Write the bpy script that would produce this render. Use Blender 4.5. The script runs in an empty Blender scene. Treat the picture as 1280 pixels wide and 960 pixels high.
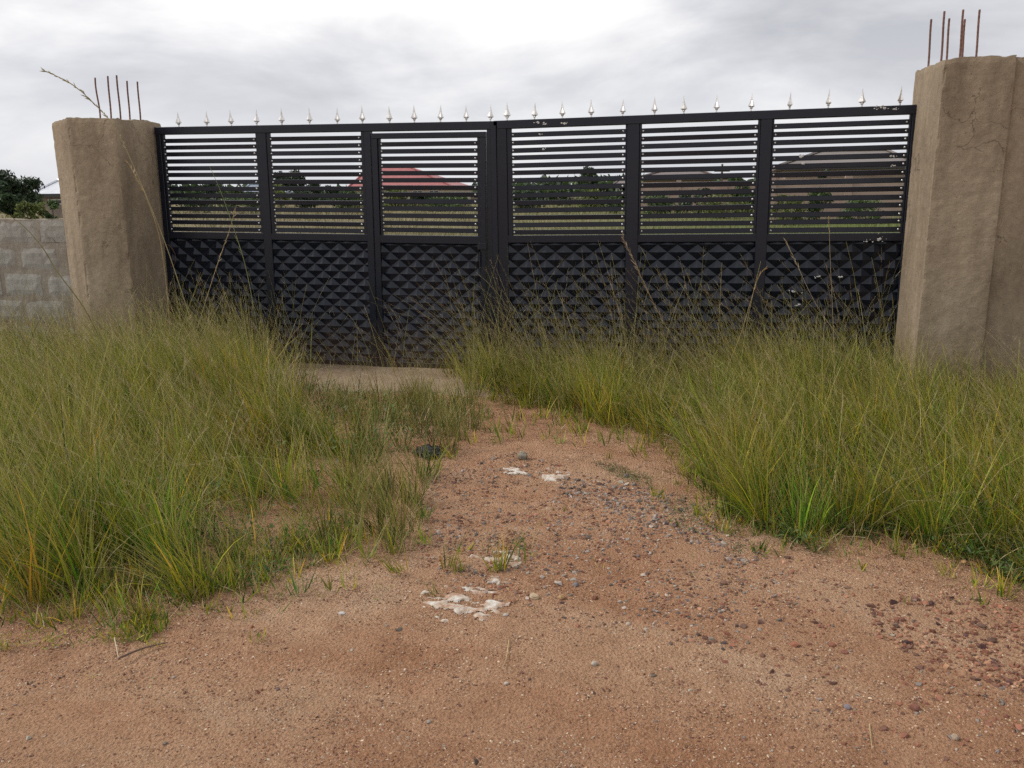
import bpy, math, random
import numpy as np
from mathutils import Vector

random.seed(7)
rng = np.random.default_rng(11)
S = bpy.context.scene
C = S.collection
PI = math.pi

# ------------------------------------------------------------------ camera
F, PITCH, ROLL, YAW, CD, CH = 1043.5, .2179, -.0073, -.2271, 7.3636, 1.62
cam = bpy.data.cameras.new('camera')
cam.sensor_width = 36.0
cam.lens = 36.0 * F / 1280.0
cam.clip_start = .05
cam.clip_end = 3000
camo = bpy.data.objects.new('camera', cam)
C.objects.link(camo)
S.camera = camo
camo.location = (0, -CD, CH)
from mathutils import Matrix
camo.rotation_euler = (Matrix.Rotation(-YAW, 4, 'Z') @ Matrix.Rotation(PI/2 - PITCH, 4, 'X') @ Matrix.Rotation(ROLL, 4, 'Z')).to_euler()

# ------------------------------------------------------------------ light
SUN_EL, SUN_AZ = math.radians(44), math.radians(-97)      # azimuth from +Y towards +X
w = bpy.data.worlds.new('World'); S.world = w; w.use_nodes = True
wn = w.node_tree; wn.nodes.clear()
def wN(t, **k):
    n = wn.nodes.new(t)
    for a, b in k.items(): setattr(n, a, b)
    return n
wl = wn.links.new
out = wN('ShaderNodeOutputWorld')
sky = wN('ShaderNodeTexSky', sky_type='NISHITA', sun_disc=False, sun_elevation=SUN_EL, sun_rotation=SUN_AZ)
bg1 = wN('ShaderNodeBackground'); bg1.inputs[1].default_value = .1
wl(sky.outputs[0], bg1.inputs[0])
tc = wN('ShaderNodeTexCoord')
sep = wN('ShaderNodeSeparateXYZ'); wl(tc.outputs['Generated'], sep.inputs[0])
def wm(op, a, b=None, clamp=False):
    n = wN('ShaderNodeMath', operation=op, use_clamp=clamp)
    for i, v in enumerate((a, b)):
        if v is None: continue
        if isinstance(v, (int, float)): n.inputs[i].default_value = v
        else: wl(v, n.inputs[i])
    return n.outputs[0]
zz = wm('ADD', wm('MAXIMUM', sep.outputs[2], 0.0), .30)
px = wm('DIVIDE', sep.outputs[0], zz); py = wm('DIVIDE', sep.outputs[1], zz)
cmb = wN('ShaderNodeCombineXYZ'); wl(px, cmb.inputs[0]); wl(wm('MULTIPLY', py, 1.15), cmb.inputs[1])
cmb.inputs[2].default_value = 9.2
n1 = wN('ShaderNodeTexNoise'); n1.inputs['Scale'].default_value = 1.25; n1.inputs['Detail'].default_value = 6; n1.inputs['Roughness'].default_value = .54; n1.inputs['Distortion'].default_value = .2
wl(cmb.outputs[0], n1.inputs['Vector'])
ramp = wN('ShaderNodeValToRGB')
e = ramp.color_ramp.elements
e[0].position = .34; e[0].color = (.55, .56, .60, 1)
e[1].position = .61; e[1].color = (1.06, 1.05, 1.05, 1)
m = e.new(.46); m.color = (.73, .735, .77, 1)
wl(n1.outputs[0], ramp.inputs[0])
# even pale grey veil towards the horizon
hz = wm('SUBTRACT', 1.0, wm('MULTIPLY', wm('ABSOLUTE', sep.outputs[2]), 5.5), clamp=True)
mx = wN('ShaderNodeMix', data_type='RGBA')
wl(wm('MULTIPLY', hz, .85), mx.inputs['Factor']); wl(ramp.outputs[0], mx.inputs[6]); mx.inputs[7].default_value = (.76, .77, .81, 1)
bg2 = wN('ShaderNodeBackground'); bg2.inputs[1].default_value = 1.0
wl(mx.outputs[2], bg2.inputs[0])
ms = wN('ShaderNodeMixShader'); ms.inputs[0].default_value = .96
wl(bg1.outputs[0], ms.inputs[1]); wl(bg2.outputs[0], ms.inputs[2]); wl(ms.outputs[0], out.inputs[0])

sun = bpy.data.lights.new('sun', 'SUN'); sun.energy = 2.5; sun.angle = math.radians(11); sun.color = (1, .95, .88)
suno = bpy.data.objects.new('sun', sun); C.objects.link(suno)
sd = Vector((math.sin(SUN_AZ)*math.cos(SUN_EL), math.cos(SUN_AZ)*math.cos(SUN_EL), math.sin(SUN_EL)))
suno.rotation_euler = sd.to_track_quat('Z', 'Y').to_euler()
S.view_settings.view_transform = 'Standard'; S.view_settings.look = 'None'
S.cycles.use_denoising = False
S.view_settings.exposure = 0; S.view_settings.gamma = 1

# ------------------------------------------------------------------ helpers
def at(u, v, Y):
    """world point at depth plane y=Y seen at photo pixel (u, v): used to read off real positions"""
    x0, y0 = u-640, v-480
    x = x0*math.cos(ROLL)+y0*math.sin(ROLL); y = -x0*math.sin(ROLL)+y0*math.cos(ROLL)
    r = x/F; up = -y/F
    fw = math.cos(PITCH)+up*math.sin(PITCH); dz = -math.sin(PITCH)+up*math.cos(PITCH)
    d = (r*math.cos(YAW)+fw*math.sin(YAW), -r*math.sin(YAW)+fw*math.cos(YAW), dz)
    k = (Y+CD)/d[1]
    return Vector((d[0]*k, Y, CH+d[2]*k))
def gat(u, v, z=0.0):
    p1, p2 = at(u, v, 0), Vector((0, -CD, CH))
    d = p1-p2; k = (z-CH)/d.z
    return p2+d*k

# value noise in numpy
_perm = rng.permutation(512)
def vnoise(x, y, z=0.0):
    x, y, z = np.broadcast_arrays(np.asarray(x, float), np.asarray(y, float), np.asarray(z, float))
    xi, yi, zi = np.floor(x).astype(int), np.floor(y).astype(int), np.floor(z).astype(int)
    xf, yf, zf = x-xi, y-yi, z-zi
    u, v, w_ = (q*q*(3-2*q) for q in (xf, yf, zf))
    def h(a, b, c): return _perm[(_perm[(_perm[a & 511]+b) & 511]+c) & 511]/511.0
    r = 0
    for i, wx in ((0, 1-u), (1, u)):
        for j, wy in ((0, 1-v), (1, v)):
            for k, wz in ((0, 1-w_), (1, w_)):
                r = r+h(xi+i, yi+j, zi+k)*wx*wy*wz
    return r*2-1
def fbm(x, y, z=0.0, o=4):
    r = 0; a = 1.0; s = 0
    for i in range(o):
        r = r+a*vnoise(x*2**i+17*i, y*2**i-9*i, np.asarray(z)*2**i); s += a; a *= .5
    return r/s

def tag(o, label=None, cat=None, group=None, kind=None):
    if label: o['label'] = label
    if cat: o['category'] = cat
    if group: o['group'] = group
    if kind: o['kind'] = kind
    return o
def empty(name, loc=(0, 0, 0), **k):
    o = bpy.data.objects.new(name, None); C.objects.link(o); o.location = loc; o.empty_display_size = .2
    return tag(o, **k)
def link(name, me, mat=None, parent=None, loc=(0, 0, 0), **k):
    o = bpy.data.objects.new(name, me); C.objects.link(o)
    if mat is not None and not me.materials: me.materials.append(mat)
    if parent is not None: o.parent = parent
    o.location = loc
    return tag(o, **k)
def npmesh(name, V, Fq, col=None, smooth=False):
    """V (n,3), Fq (m,k) faces of k corners"""
    V = np.asarray(V, np.float32); Fq = np.asarray(Fq, np.int32)
    me = bpy.data.meshes.new(name)
    me.vertices.add(len(V)); me.vertices.foreach_set('co', V.ravel())
    k = Fq.shape[1]
    me.loops.add(Fq.size); me.loops.foreach_set('vertex_index', Fq.ravel())
    me.polygons.add(len(Fq)); me.polygons.foreach_set('loop_start', np.arange(0, Fq.size, k, dtype=np.int32))
    me.polygons.foreach_set('use_smooth', np.full(len(Fq), bool(smooth)))
    if col is not None:
        a = me.color_attributes.new('tint', 'FLOAT_COLOR', 'POINT')
        cc = np.ones((len(V), 4), np.float32); cc[:, :3] = col; a.data.foreach_set('color', cc.ravel())
    me.update(calc_edges=True)
    return me
class MB:
    def __init__(s): s.v = []; s.f = []
    def poly(s, pts, faces):
        n = len(s.v); s.v += [tuple(p) for p in pts]; s.f += [tuple(n+i for i in f) for f in faces]; return s
    def box(s, x0, x1, y0, y1, z0, z1, b=0.0):
        if b <= 0:
            p = [(x, y, z) for x in (x0, x1) for y in (y0, y1) for z in (z0, z1)]
            return s.poly(p, [(0, 1, 3, 2), (4, 6, 7, 5), (0, 4, 5, 1), (2, 3, 7, 6), (0, 2, 6, 4), (1, 5, 7, 3)])
        # box with all long edges chamfered (octagonal section along the longest axis)
        d = (x1-x0, y1-y0, z1-z0); ax = d.index(max(d)); lo = (x0, y0, z0); hi = (x1, y1, z1)
        o = [i for i in range(3) if i != ax]
        a0, a1, c0, c1 = lo[o[0]], hi[o[0]], lo[o[1]], hi[o[1]]
        sec = [(a0+b, c0), (a1-b, c0), (a1, c0+b), (a1, c1-b), (a1-b, c1), (a0+b, c1), (a0, c1-b), (a0, c0+b)]
        pts = []
        for e_ in (lo[ax], hi[ax]):
            for q in sec:
                p = [0, 0, 0]; p[ax] = e_; p[o[0]] = q[0]; p[o[1]] = q[1]; pts.append(p)
        fs = [(i, (i+1) % 8, 8+(i+1) % 8, 8+i) for i in range(8)]+[tuple(range(7, -1, -1)), tuple(range(8, 16))]
        return s.poly(pts, fs)
    def tube(s, pts, rad, n=6):
        pts = [Vector(p) for p in pts]; rs = rad if hasattr(rad, '__len__') else [rad]*len(pts)
        P = []; 
        for i, p in enumerate(pts):
            t = (pts[min(i+1, len(pts)-1)]-pts[max(i-1, 0)]).normalized()
            a = t.cross(Vector((0, 1, .3))).normalized(); b = t.cross(a)
            for k in range(n):
                g = 2*PI*k/n; P.append(p+(a*math.cos(g)+b*math.sin(g))*rs[i])
        fs = [(i*n+k, i*n+(k+1) % n, (i+1)*n+(k+1) % n, (i+1)*n+k) for i in range(len(pts)-1) for k in range(n)]
        fs += [tuple(range(n-1, -1, -1)), tuple((len(pts)-1)*n+k for k in range(n))]
        return s.poly(P, fs)
    def mesh(s, name, smooth=False):
        me = bpy.data.meshes.new(name); me.from_pydata(s.v, [], s.f)
        import bmesh
        bm = bmesh.new(); bm.from_mesh(me); bmesh.ops.recalc_face_normals(bm, faces=bm.faces); bm.to_mesh(me); bm.free()
        if smooth:
            for p in me.polygons: p.use_smooth = True
        return me
    def build(s, name, mat, parent=None, loc=(0, 0, 0), smooth=False, **k):
        return link(name, s.mesh(name, smooth), mat, parent, loc, **k)

# ------------------------------------------------------------------ materials
def new_mat(name):
    m_ = bpy.data.materials.new(name); m_.use_nodes = True
    nt = m_.node_tree; b = nt.nodes['Principled BSDF']
    return m_, nt, b
def N(nt, t, ins=None, **k):
    n = nt.nodes.new(t)
    for a, b in k.items(): setattr(n, a, b)
    for a, b in (ins or {}).items():
        if isinstance(b, bpy.types.NodeSocket): nt.links.new(b, n.inputs[a])
        else: n.inputs[a].default_value = b
    return n
def noise(nt, scale, detail=4, rough=.55, vec=None, dist=0):
    n = N(nt, 'ShaderNodeTexNoise', {'Scale': scale, 'Detail': detail, 'Roughness': rough, 'Distortion': dist})
    if vec is not None: nt.links.new(vec, n.inputs['Vector'])
    return n.outputs[0]
def ramp_(nt, fac, stops):
    r = nt.nodes.new('ShaderNodeValToRGB'); nt.links.new(fac, r.inputs[0])
    el = r.color_ramp.elements
    for i, (p, c) in enumerate(stops):
        q = el[i] if i < 2 else el.new(p)
        q.position = p; q.color = (*c, 1) if len(c) == 3 else c
    return r.outputs[0]
def mix(nt, fac, a, b, mode='MIX'):
    n = nt.nodes.new('ShaderNodeMix'); n.data_type = 'RGBA'; n.blend_type = mode
    for s_, v in (('Factor', fac), (6, a), (7, b)):
        if isinstance(v, bpy.types.NodeSocket): nt.links.new(v, n.inputs[s_])
        elif s_ == 'Factor': n.inputs[s_].default_value = v
        else: n.inputs[s_].default_value = (*v, 1)
    return n.outputs[2]
def mth(nt, op, a, b=0.0, clamp=False):
    n = nt.nodes.new('ShaderNodeMath'); n.operation = op; n.use_clamp = clamp
    for i, v in enumerate((a, b)):
        if isinstance(v, bpy.types.NodeSocket): nt.links.new(v, n.inputs[i])
        else: n.inputs[i].default_value = v
    return n.outputs[0]
def bump(nt, bsdf, h, strength=.4, dist=.01):
    n = N(nt, 'ShaderNodeBump', {'Strength': strength, 'Distance': dist, 'Height': h}); nt.links.new(n.outputs[0], bsdf.inputs['Normal'])
def objvec(nt): return nt.nodes.new('ShaderNodeTexCoord').outputs['Object']
def geopos(nt): return nt.nodes.new('ShaderNodeNewGeometry').outputs['Position']
def simple(name, c, rough=.6, metal=0, var=.15, scale=8, bmp=0, spec=.5):
    m_, nt, b = new_mat(name)
    v = geopos(nt)
    n = noise(nt, scale, 5, .6, v)
    lo = tuple(x*(1-var) for x in c); hi = tuple(min(1, x*(1+var)) for x in c)
    nt.links.new(ramp_(nt, n, [(.3, lo), (.7, hi)]), b.inputs['Base Color'])
    b.inputs['Roughness'].default_value = rough; b.inputs['Metallic'].default_value = metal
    b.inputs['Specular IOR Level'].default_value = spec
    if bmp: bump(nt, b, noise(nt, scale*6, 5, .6, v), bmp, .005)
    return m_

# painted black-blue steel with dust and scuffs
def steel():
    m_, nt, b = new_mat('black_gate_paint'); v = geopos(nt)
    dust = ramp_(nt, noise(nt, 2.2, 6, .65, v), [(.42, (0, 0, 0)), (.75, (1, 1, 1))])
    sc = ramp_(nt, noise(nt, 45, 3, .5, v), [(.70, (0, 0, 0)), (.74, (1, 1, 1))])
    c = mix(nt, mth(nt, 'MULTIPLY', dust, .55), (.0028, .0055, .0150), (.009, .0125, .0215))
    c = mix(nt, mth(nt, 'MULTIPLY', sc, .15), c, (.05, .055, .065))
    sz = N(nt, 'ShaderNodeSeparateXYZ', {0: v}).outputs[2]
    mud = mth(nt, 'SUBTRACT', mth(nt, 'ADD', .35, mth(nt, 'MULTIPLY', noise(nt, 7, 5, .7, v), .75)), mth(nt, 'MULTIPLY', sz, 1.5), clamp=True)
    c = mix(nt, mth(nt, 'MULTIPLY', mud, .55), c, (.15, .10, .07))
    nt.links.new(c, b.inputs['Base Color'])
    nt.links.new(mth(nt, 'ADD', mth(nt, 'MULTIPLY', noise(nt, 9, 4, .6, v), .30), .20), b.inputs['Roughness'])
    b.inputs['Specular IOR Level'].default_value = .42
    bump(nt, b, noise(nt, 14, 3, .5, v), .10, .004)
    return m_
M_STEEL = steel()
M_SPLAT = simple('paint_drip_white', (.55, .55, .53), .7, var=.1)
M_ALU = simple('cast_aluminium', (.74, .72, .69), .38, .75, .18, 60, .2)
M_RIVET = simple('rivet_zinc', (.62, .62, .62), .4, .6, .1, 60)
M_RUST = simple('rusty_rebar', (.17, .085, .065), .85, 0, .35, 50, .5)

def concrete(name, base, dark, light, sc=1.0):
    m_, nt, b = new_mat(name); v = geopos(nt)
    mp = N(nt, 'ShaderNodeMapping', {'Vector': v, 'Scale': (1.6, 1.6, .5)}).outputs[0]
    c = ramp_(nt, noise(nt, 2.2*sc, 7, .62, mp, .5), [(.30, dark), (.52, base), (.74, light)])
    mp3 = N(nt, 'ShaderNodeMapping', {'Vector': v, 'Scale': (7, 7, .45)}).outputs[0]
    c = mix(nt, .28, c, ramp_(nt, noise(nt, 1.5*sc, 6, .7, mp3), [(.3, (.62, .6, .58)), (.5, (1, 1, 1)), (.72, (1.18, 1.17, 1.14))]), 'MULTIPLY')
    c = mix(nt, .5, c, ramp_(nt, noise(nt, 26, 6, .65, v), [(.25, (.62, .6, .58)), (.7, (1.15, 1.15, 1.15))]), 'MULTIPLY')
    pit = N(nt, 'ShaderNodeTexVoronoi', {'Scale': 34, 'Vector': v}).outputs[0]
    pm = mth(nt, 'MULTIPLY', mth(nt, 'LESS_THAN', pit, .13), mth(nt, 'GREATER_THAN', noise(nt, 6, 3, .5, v), .53))
    c = mix(nt, mth(nt, 'MULTIPLY', pm, .6), c, tuple(x*.4 for x in dark))
    vc = N(nt, 'ShaderNodeTexVoronoi', {'Scale': 2.3, 'Vector': mix(nt, .22, v, N(nt, 'ShaderNodeTexNoise', {'Scale': 5.0, 'Detail': 5.0, 'Vector': v}).outputs[1])}, feature='DISTANCE_TO_EDGE').outputs[0]
    ck = mth(nt, 'MULTIPLY', mth(nt, 'LESS_THAN', vc, .0045), mth(nt, 'GREATER_THAN', noise(nt, 1.6, 3, .5, v), .54))
    c = mix(nt, mth(nt, 'MULTIPLY', ck, .6), c, tuple(x*.4 for x in dark))
    blot = ramp_(nt, noise(nt, 4.5, 7, .75, v, 1.2), [(.56, (0, 0, 0)), (.66, (1, 1, 1))])
    c = mix(nt, mth(nt, 'MULTIPLY', blot, .30), c, tuple(x*.85 for x in dark))
    # earth splashed up from the ground stains the foot
    sp = N(nt, 'ShaderNodeSeparateXYZ', {0: v}).outputs[2]
    foot = mth(nt, 'SUBTRACT', 1.0, mth(nt, 'ADD', mth(nt, 'MULTIPLY', sp, 1.1), mth(nt, 'MULTIPLY', noise(nt, 5, 4, .6, v), .6)), clamp=True)
    c = mix(nt, mth(nt, 'MULTIPLY', foot, .6), c, (.24, .15, .09))
    nt.links.new(c, b.inputs['Base Color']); b.inputs['Roughness'].default_value = .93; b.inputs['Specular IOR Level'].default_value = .2
    mp4 = N(nt, 'ShaderNodeMapping', {'Vector': v, 'Scale': (3, 3, 22), 'Rotation': (0, .12, 0)}).outputs[0]
    h = mth(nt, 'ADD', mth(nt, 'MULTIPLY', noise(nt, 14, 7, .7, v), 1.0), mth(nt, 'MULTIPLY', noise(nt, 1.2, 4, .5, mp4), .25))
    h = mth(nt, 'ADD', h, mth(nt, 'MULTIPLY', noise(nt, 90, 4, .6, v), .35))
    h = mth(nt, 'SUBTRACT', h, mth(nt, 'MULTIPLY', pm, .8))
    bump(nt, b, h, .5, .011)
    return m_
M_CONC = concrete('rendered_concrete', (.315, .250, .178), (.215, .168, .118), (.40, .325, .235))
M_CONC2 = concrete('sill_concrete', (.34, .27, .20), (.25, .18, .13), (.42, .35, .27), 2)
M_BLOCK = concrete('sandcrete_block', (.37, .355, .32), (.29, .275, .25), (.46, .445, .41), 3)
M_MORT = concrete('smeared_mortar', (.33, .29, .24), (.26, .22, .18), (.42, .38, .33), 3)

def ground_mat():
    m_, nt, b = new_mat('red_laterite_earth'); v = geopos(nt)
    mp = N(nt, 'ShaderNodeMapping', {'Vector': v, 'Scale': (.55, 1.0, 1.0), 'Rotation': (0, 0, .12)}).outputs[0]
    big = noise(nt, 1.3, 6, .6, mp, .6)
    c = ramp_(nt, big, [(.30, (.42, .208, .110)), (.45, (.52, .288, .168)), (.60, (.59, .365, .225)), (.75, (.66, .47, .32))])
    g2 = noise(nt, 7, 6, .68, v, .4)
    c = mix(nt, .55, c, ramp_(nt, g2, [(.25, (.66, .60, .56)), (.5, (.98, .97, .96)), (.75, (1.22, 1.24, 1.26))]), 'MULTIPLY')
    fine = noise(nt, 110, 5, .75, v)
    c = mix(nt, .8, c, ramp_(nt, fine, [(.28, (.48, .44, .42)), (.5, (1, 1, 1)), (.75, (1.5, 1.5, 1.5))]), 'MULTIPLY')
    vo = N(nt, 'ShaderNodeTexVoronoi', {'Scale': 95.0, 'Vector': v})
    grit = mth(nt, 'LESS_THAN', vo.outputs[0], .30)
    gcol = ramp_(nt, N(nt, 'ShaderNodeSeparateColor', {0: vo.outputs[1]}).outputs[0], [(.0, (.12, .075, .055)), (.35, (.30, .13, .075)), (.65, (.42, .27, .18)), (.93, (.55, .47, .38))])
    c = mix(nt, mth(nt, 'MULTIPLY', grit, .5), c, gcol)
    # far side of the gate: dry field with greener ground to the right
    sp = N(nt, 'ShaderNodeSeparateXYZ', {0: v})
    fld = mth(nt, 'MULTIPLY', mth(nt, 'SUBTRACT', sp.outputs[1], .6), .8, True)
    mp2 = N(nt, 'ShaderNodeMapping', {'Vector': v, 'Scale': (.05, .35, 1)}).outputs[0]
    fn = noise(nt, 1.0, 8, .7, mp2)
    right = mth(nt, 'ADD', mth(nt, 'MULTIPLY', mth(nt, 'DIVIDE', sp.outputs[0], mth(nt, 'ADD', mth(nt, 'ABSOLUTE', sp.outputs[1]), 8.0)), 1.6), .72)
    gsel = mth(nt, 'ADD', right, mth(nt, 'MULTIPLY', mth(nt, 'SUBTRACT', fn, .5), 1.2), True)
    dry = ramp_(nt, noise(nt, .9, 8, .75, mp2), [(.3, (.12, .105, .05)), (.5, (.22, .185, .105)), (.7, (.30, .25, .16))])
    grn = ramp_(nt, noise(nt, .8, 8, .75, mp2), [(.3, (.06, .085, .022)), (.7, (.17, .20, .06))])
    fc = mix(nt, gsel, dry, grn)
    c = mix(nt, fld, c, fc)
    nt.links.new(c, b.inputs['Base Color']); b.inputs['Roughness'].default_value = .95; b.inputs['Specular IOR Level'].default_value = .15
    h = mth(nt, 'ADD', mth(nt, 'MULTIPLY', g2, .8), mth(nt, 'MULTIPLY', fine, .55))
    h = mth(nt, 'SUBTRACT', h, mth(nt, 'MULTIPLY', vo.outputs[0], .35))
    bump(nt, b, h, 1.0, .045)
    return m_
M_GROUND = ground_mat()

def tint_mat(name, rough=.6, trans=.3, spec=.3, var=0.0):
    m_, nt, b = new_mat(name)
    a = N(nt, 'ShaderNodeAttribute', attribute_name='tint').outputs['Color']
    if var:
        n_ = ramp_(nt, noise(nt, 60, 4, .6, geopos(nt)), [(.3, (1-var,)*3), (.7, (1+var,)*3)])
        a = mix(nt, 1.0, a, n_, 'MULTIPLY')
    nt.links.new(a, b.inputs['Base Color']); b.inputs['Roughness'].default_value = rough; b.inputs['Specular IOR Level'].default_value = spec
    if trans:
        t = N(nt, 'ShaderNodeBsdfTranslucent', {'Color': a})
        ms_ = N(nt, 'ShaderNodeMixShader', {0: trans, 1: b.outputs[0], 2: t.outputs[0]})
        nt.links.new(ms_.outputs[0], nt.nodes['Material Output'].inputs[0])
    return m_
M_GRASS = tint_mat('grass_blades', .5, .22, .35)
M_LEAF = tint_mat('leaves', .5, .25, .35)
M_STONE = tint_mat('loose_stone', .9, 0, .2, .25)
M_BARK = simple('bark', (.10, .08, .06), .9, 0, .3, 12, .6)

# ------------------------------------------------------------------ ground
def terr(x, y):
    x = np.asarray(x, float); y = np.asarray(y, float)
    near = np.clip((3-np.abs(y+3.5)+3)/2, 0, 1)
    z = .022*fbm(x*.9, y*.9, 0, 3)+.010*fbm(x*4+5, y*4, 1, 3)*1.0
    z = z-.016*np.exp(-((y+5.15+.10*np.sin(x*1.3)+.06*fbm(x*2, y*0, 6, 2))/.16)**2)-.014*np.exp(-((y+5.85+.08*np.sin(x*1.1+1))/.17)**2)
    z = z-.010*np.clip(1-np.abs(fbm(x*1.5+7, y*1.1, 8, 3))*9, 0, 1)*np.clip((-y-1.5), 0, 1)
    # soft heaps where the grass has caught soil, a worn hollow where wheels pass
    z = z+.035*np.exp(-((x+1.0)/1.6)**2-((y+1.6)/.9)**2)
    z = z-.03*np.clip((-y-4.9)/.8, 0, 1)*(1-.6*np.clip((-y-6.2)/.6, 0, 1))
    z = z*np.clip((y+8)*.5, 0.2, 1)*np.clip((1.5-y)*.8, .0, 1)
    z = z+np.clip(y-8, 0, 85)*.0125
    z = z+np.where(y > 9, .12*fbm(x*.05, y*.05, 3, 3), 0)
    return z
def axis(lo, hi, step, far, n):
    a = np.arange(lo, hi+1e-6, step)
    k = np.geomspace(step*1.5, far, n)
    return np.concatenate([(lo-k)[::-1], a, hi+k])
gx = axis(-4.2, 2.6, .022, 700, 46); gy = axis(-5.9, -.9, .022, 900, 60)
GX, GY = np.meshgrid(gx, gy)
GZ = terr(GX, GY)
fmask = np.clip(1-np.abs(GY+3.6)/2.6, 0, 1)**.5*np.clip((GX+4.6)*3, 0, 1)*np.clip((3-GX)*3, 0, 1)
GZ = GZ+fmask*(.0045*fbm(GX*16, GY*16, 2, 3)+.0028*fbm(GX*45, GY*45, 5, 2))
nx, ny = len(gx), len(gy)
idx = np.arange(nx*ny).reshape(ny, nx)
Fq = np.stack([idx[:-1, :-1], idx[:-1, 1:], idx[1:, 1:], idx[1:, :-1]], -1).reshape(-1, 4)
link('ground', npmesh('ground', np.stack([GX, GY, GZ], -1).reshape(-1, 3), Fq, smooth=True), M_GROUND, kind='structure')

# ------------------------------------------------------------------ gate posts (pillars)
def pillar(name, foot, z_top, label, seed, lean=0):
    cx = sum(p[0] for p in foot)/len(foot); cy = sum(p[1] for p in foot)/len(foot)
    root = empty(name, (cx, cy, 0), label=label, cat='pillar', group='pillars either side of the gate')
    per = []; cor = []
    n = len(foot); step = .018
    for i in range(n):
        a, b = Vector(foot[i]), Vector(foot[(i+1) % n]); L = (b-a).length; k = max(2, int(L/step))
        for j in range(k):
            p = a+(b-a)*j/k; per.append((p.x-cx, p.y-cy)); cor.append(min(j/k*L, (1-j/k)*L))
    per = np.array(per); cor = np.array(cor); m_ = len(per)
    nx_ = np.roll(per, -1, 0)-np.roll(per, 1, 0); nrm = np.stack([nx_[:, 1], -nx_[:, 0]], -1); nrm /= np.linalg.norm(nrm, axis=1)[:, None]+1e-9
    if (nrm*per).sum() < 0: nrm = -nrm
    zs = np.concatenate([[-.2], np.arange(0, z_top-.001, .02), [z_top]])
    V = []
    ztop_var = .05*fbm(per[:, 0]*6+seed, per[:, 1]*6, seed, 4)
    for z in zs:
        f_ = max(0, z)/z_top
        d = .0035*fbm(per[:, 0]*3+seed, per[:, 1]*3, z*3, 3)+.0022*fbm(per[:, 0]*22+seed, per[:, 1]*22, z*22, 2)
        chip = np.clip(1-cor/.022, 0, 1)*(.003+.030*np.clip(fbm(per[:, 0]*3, per[:, 1]*3+seed, z*9, 3)-.05, 0, 1))
        top = np.clip(1-(z_top-z)/.03, 0, 1)*.004*(1+fbm(per[:, 0]*9, per[:, 1]*9, 5, 2))
        r = d-chip-top
        zc = z+(ztop_var if z > z_top-.12 else 0)*np.clip(1-(z_top-z)/.12, 0, 1)
        V.append(np.stack([per[:, 0]+nrm[:, 0]*r, per[:, 1]+nrm[:, 1]*r, np.full(m_, z)*1.0+zc-z], -1))
    rows = len(zs)
    for s_ in (.975, .9, .75, .5, .25, .05):
        q = per*s_
        V.append(np.stack([q[:, 0], q[:, 1], z_top+.012+.03*fbm(q[:, 0]*7+seed, q[:, 1]*7, seed+.5, 4)], -1))
    R = len(V); V = np.concatenate(V)
    i0 = np.arange(R*m_).reshape(R, m_)
    Fc = np.stack([i0[:-1], np.roll(i0, -1, 1)[:-1], np.roll(i0, -1, 1)[1:], i0[1:]], -1).reshape(-1, 4)
    link('shaft', npmesh('shaft', V, Fc), M_CONC, root)
    return root
PL = pillar('gate_pillar', [(-5.205, .12), (-5.21, -.55), (-5.69, -.56), (-6.02, -.38), (-6.05, .12)][::-1], 2.345,
            'shorter concrete pillar left of the black gate with five rusty bars on top', 3)
PR = pillar('gate_pillar', [(1.545, .12), (1.575, -.64), (2.035, -.63), (2.048, -.565), (2.47, -.55), (2.48, .12)], 2.55,
            'taller concrete pillar right of the black gate with six rusty bars on top', 8)
def rebar(root, u0, v0, u1, v1, Y, bent=0):
    a, b = at(u1, v1, Y), at(u0, v0, Y); o = root.location
    a.z = min(a.z, (2.345 if root is PL else 2.55)-.05)
    n_ = 26; pts = []; rs = []
    for i in range(n_+1):
        t = i/n_; p = a.lerp(b, t)-Vector(o)
        p.x += bent*math.sin(t*PI*1.7)*.012; pts.append(p); rs.append(.0072+.0007*(i % 2))
    MB().tube(pts, rs, 7).build('rebar', M_RUST, root)
for i, (u0, v0, u1, v1, Y) in enumerate([(120, 97, 124, 150, -.15), (135, 95, 138.5, 150, -.42), (146, 94, 150.5, 150, -.40), (159, 101, 162, 152, -.22), (172, 102, 175.5, 155, -.08)]):
    rebar(PL, u0, v0, u1, v1, Y, 1 if i == 0 else .3)
for i, (u0, v0, u1, v1, Y) in enumerate([(1164.5, 24, 1160, 86, -.15), (1181, 14, 1176, 80, -.42), (1187, 23, 1183, 78, -.2), (1204.5, 12, 1199, 78, -.45), (1206.5, 24, 1202, 78, -.2), (1225, 12, 1219.5, 77, -.3)]):
    rebar(PR, u0, v0, u1, v1, Y, .2)

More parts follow.
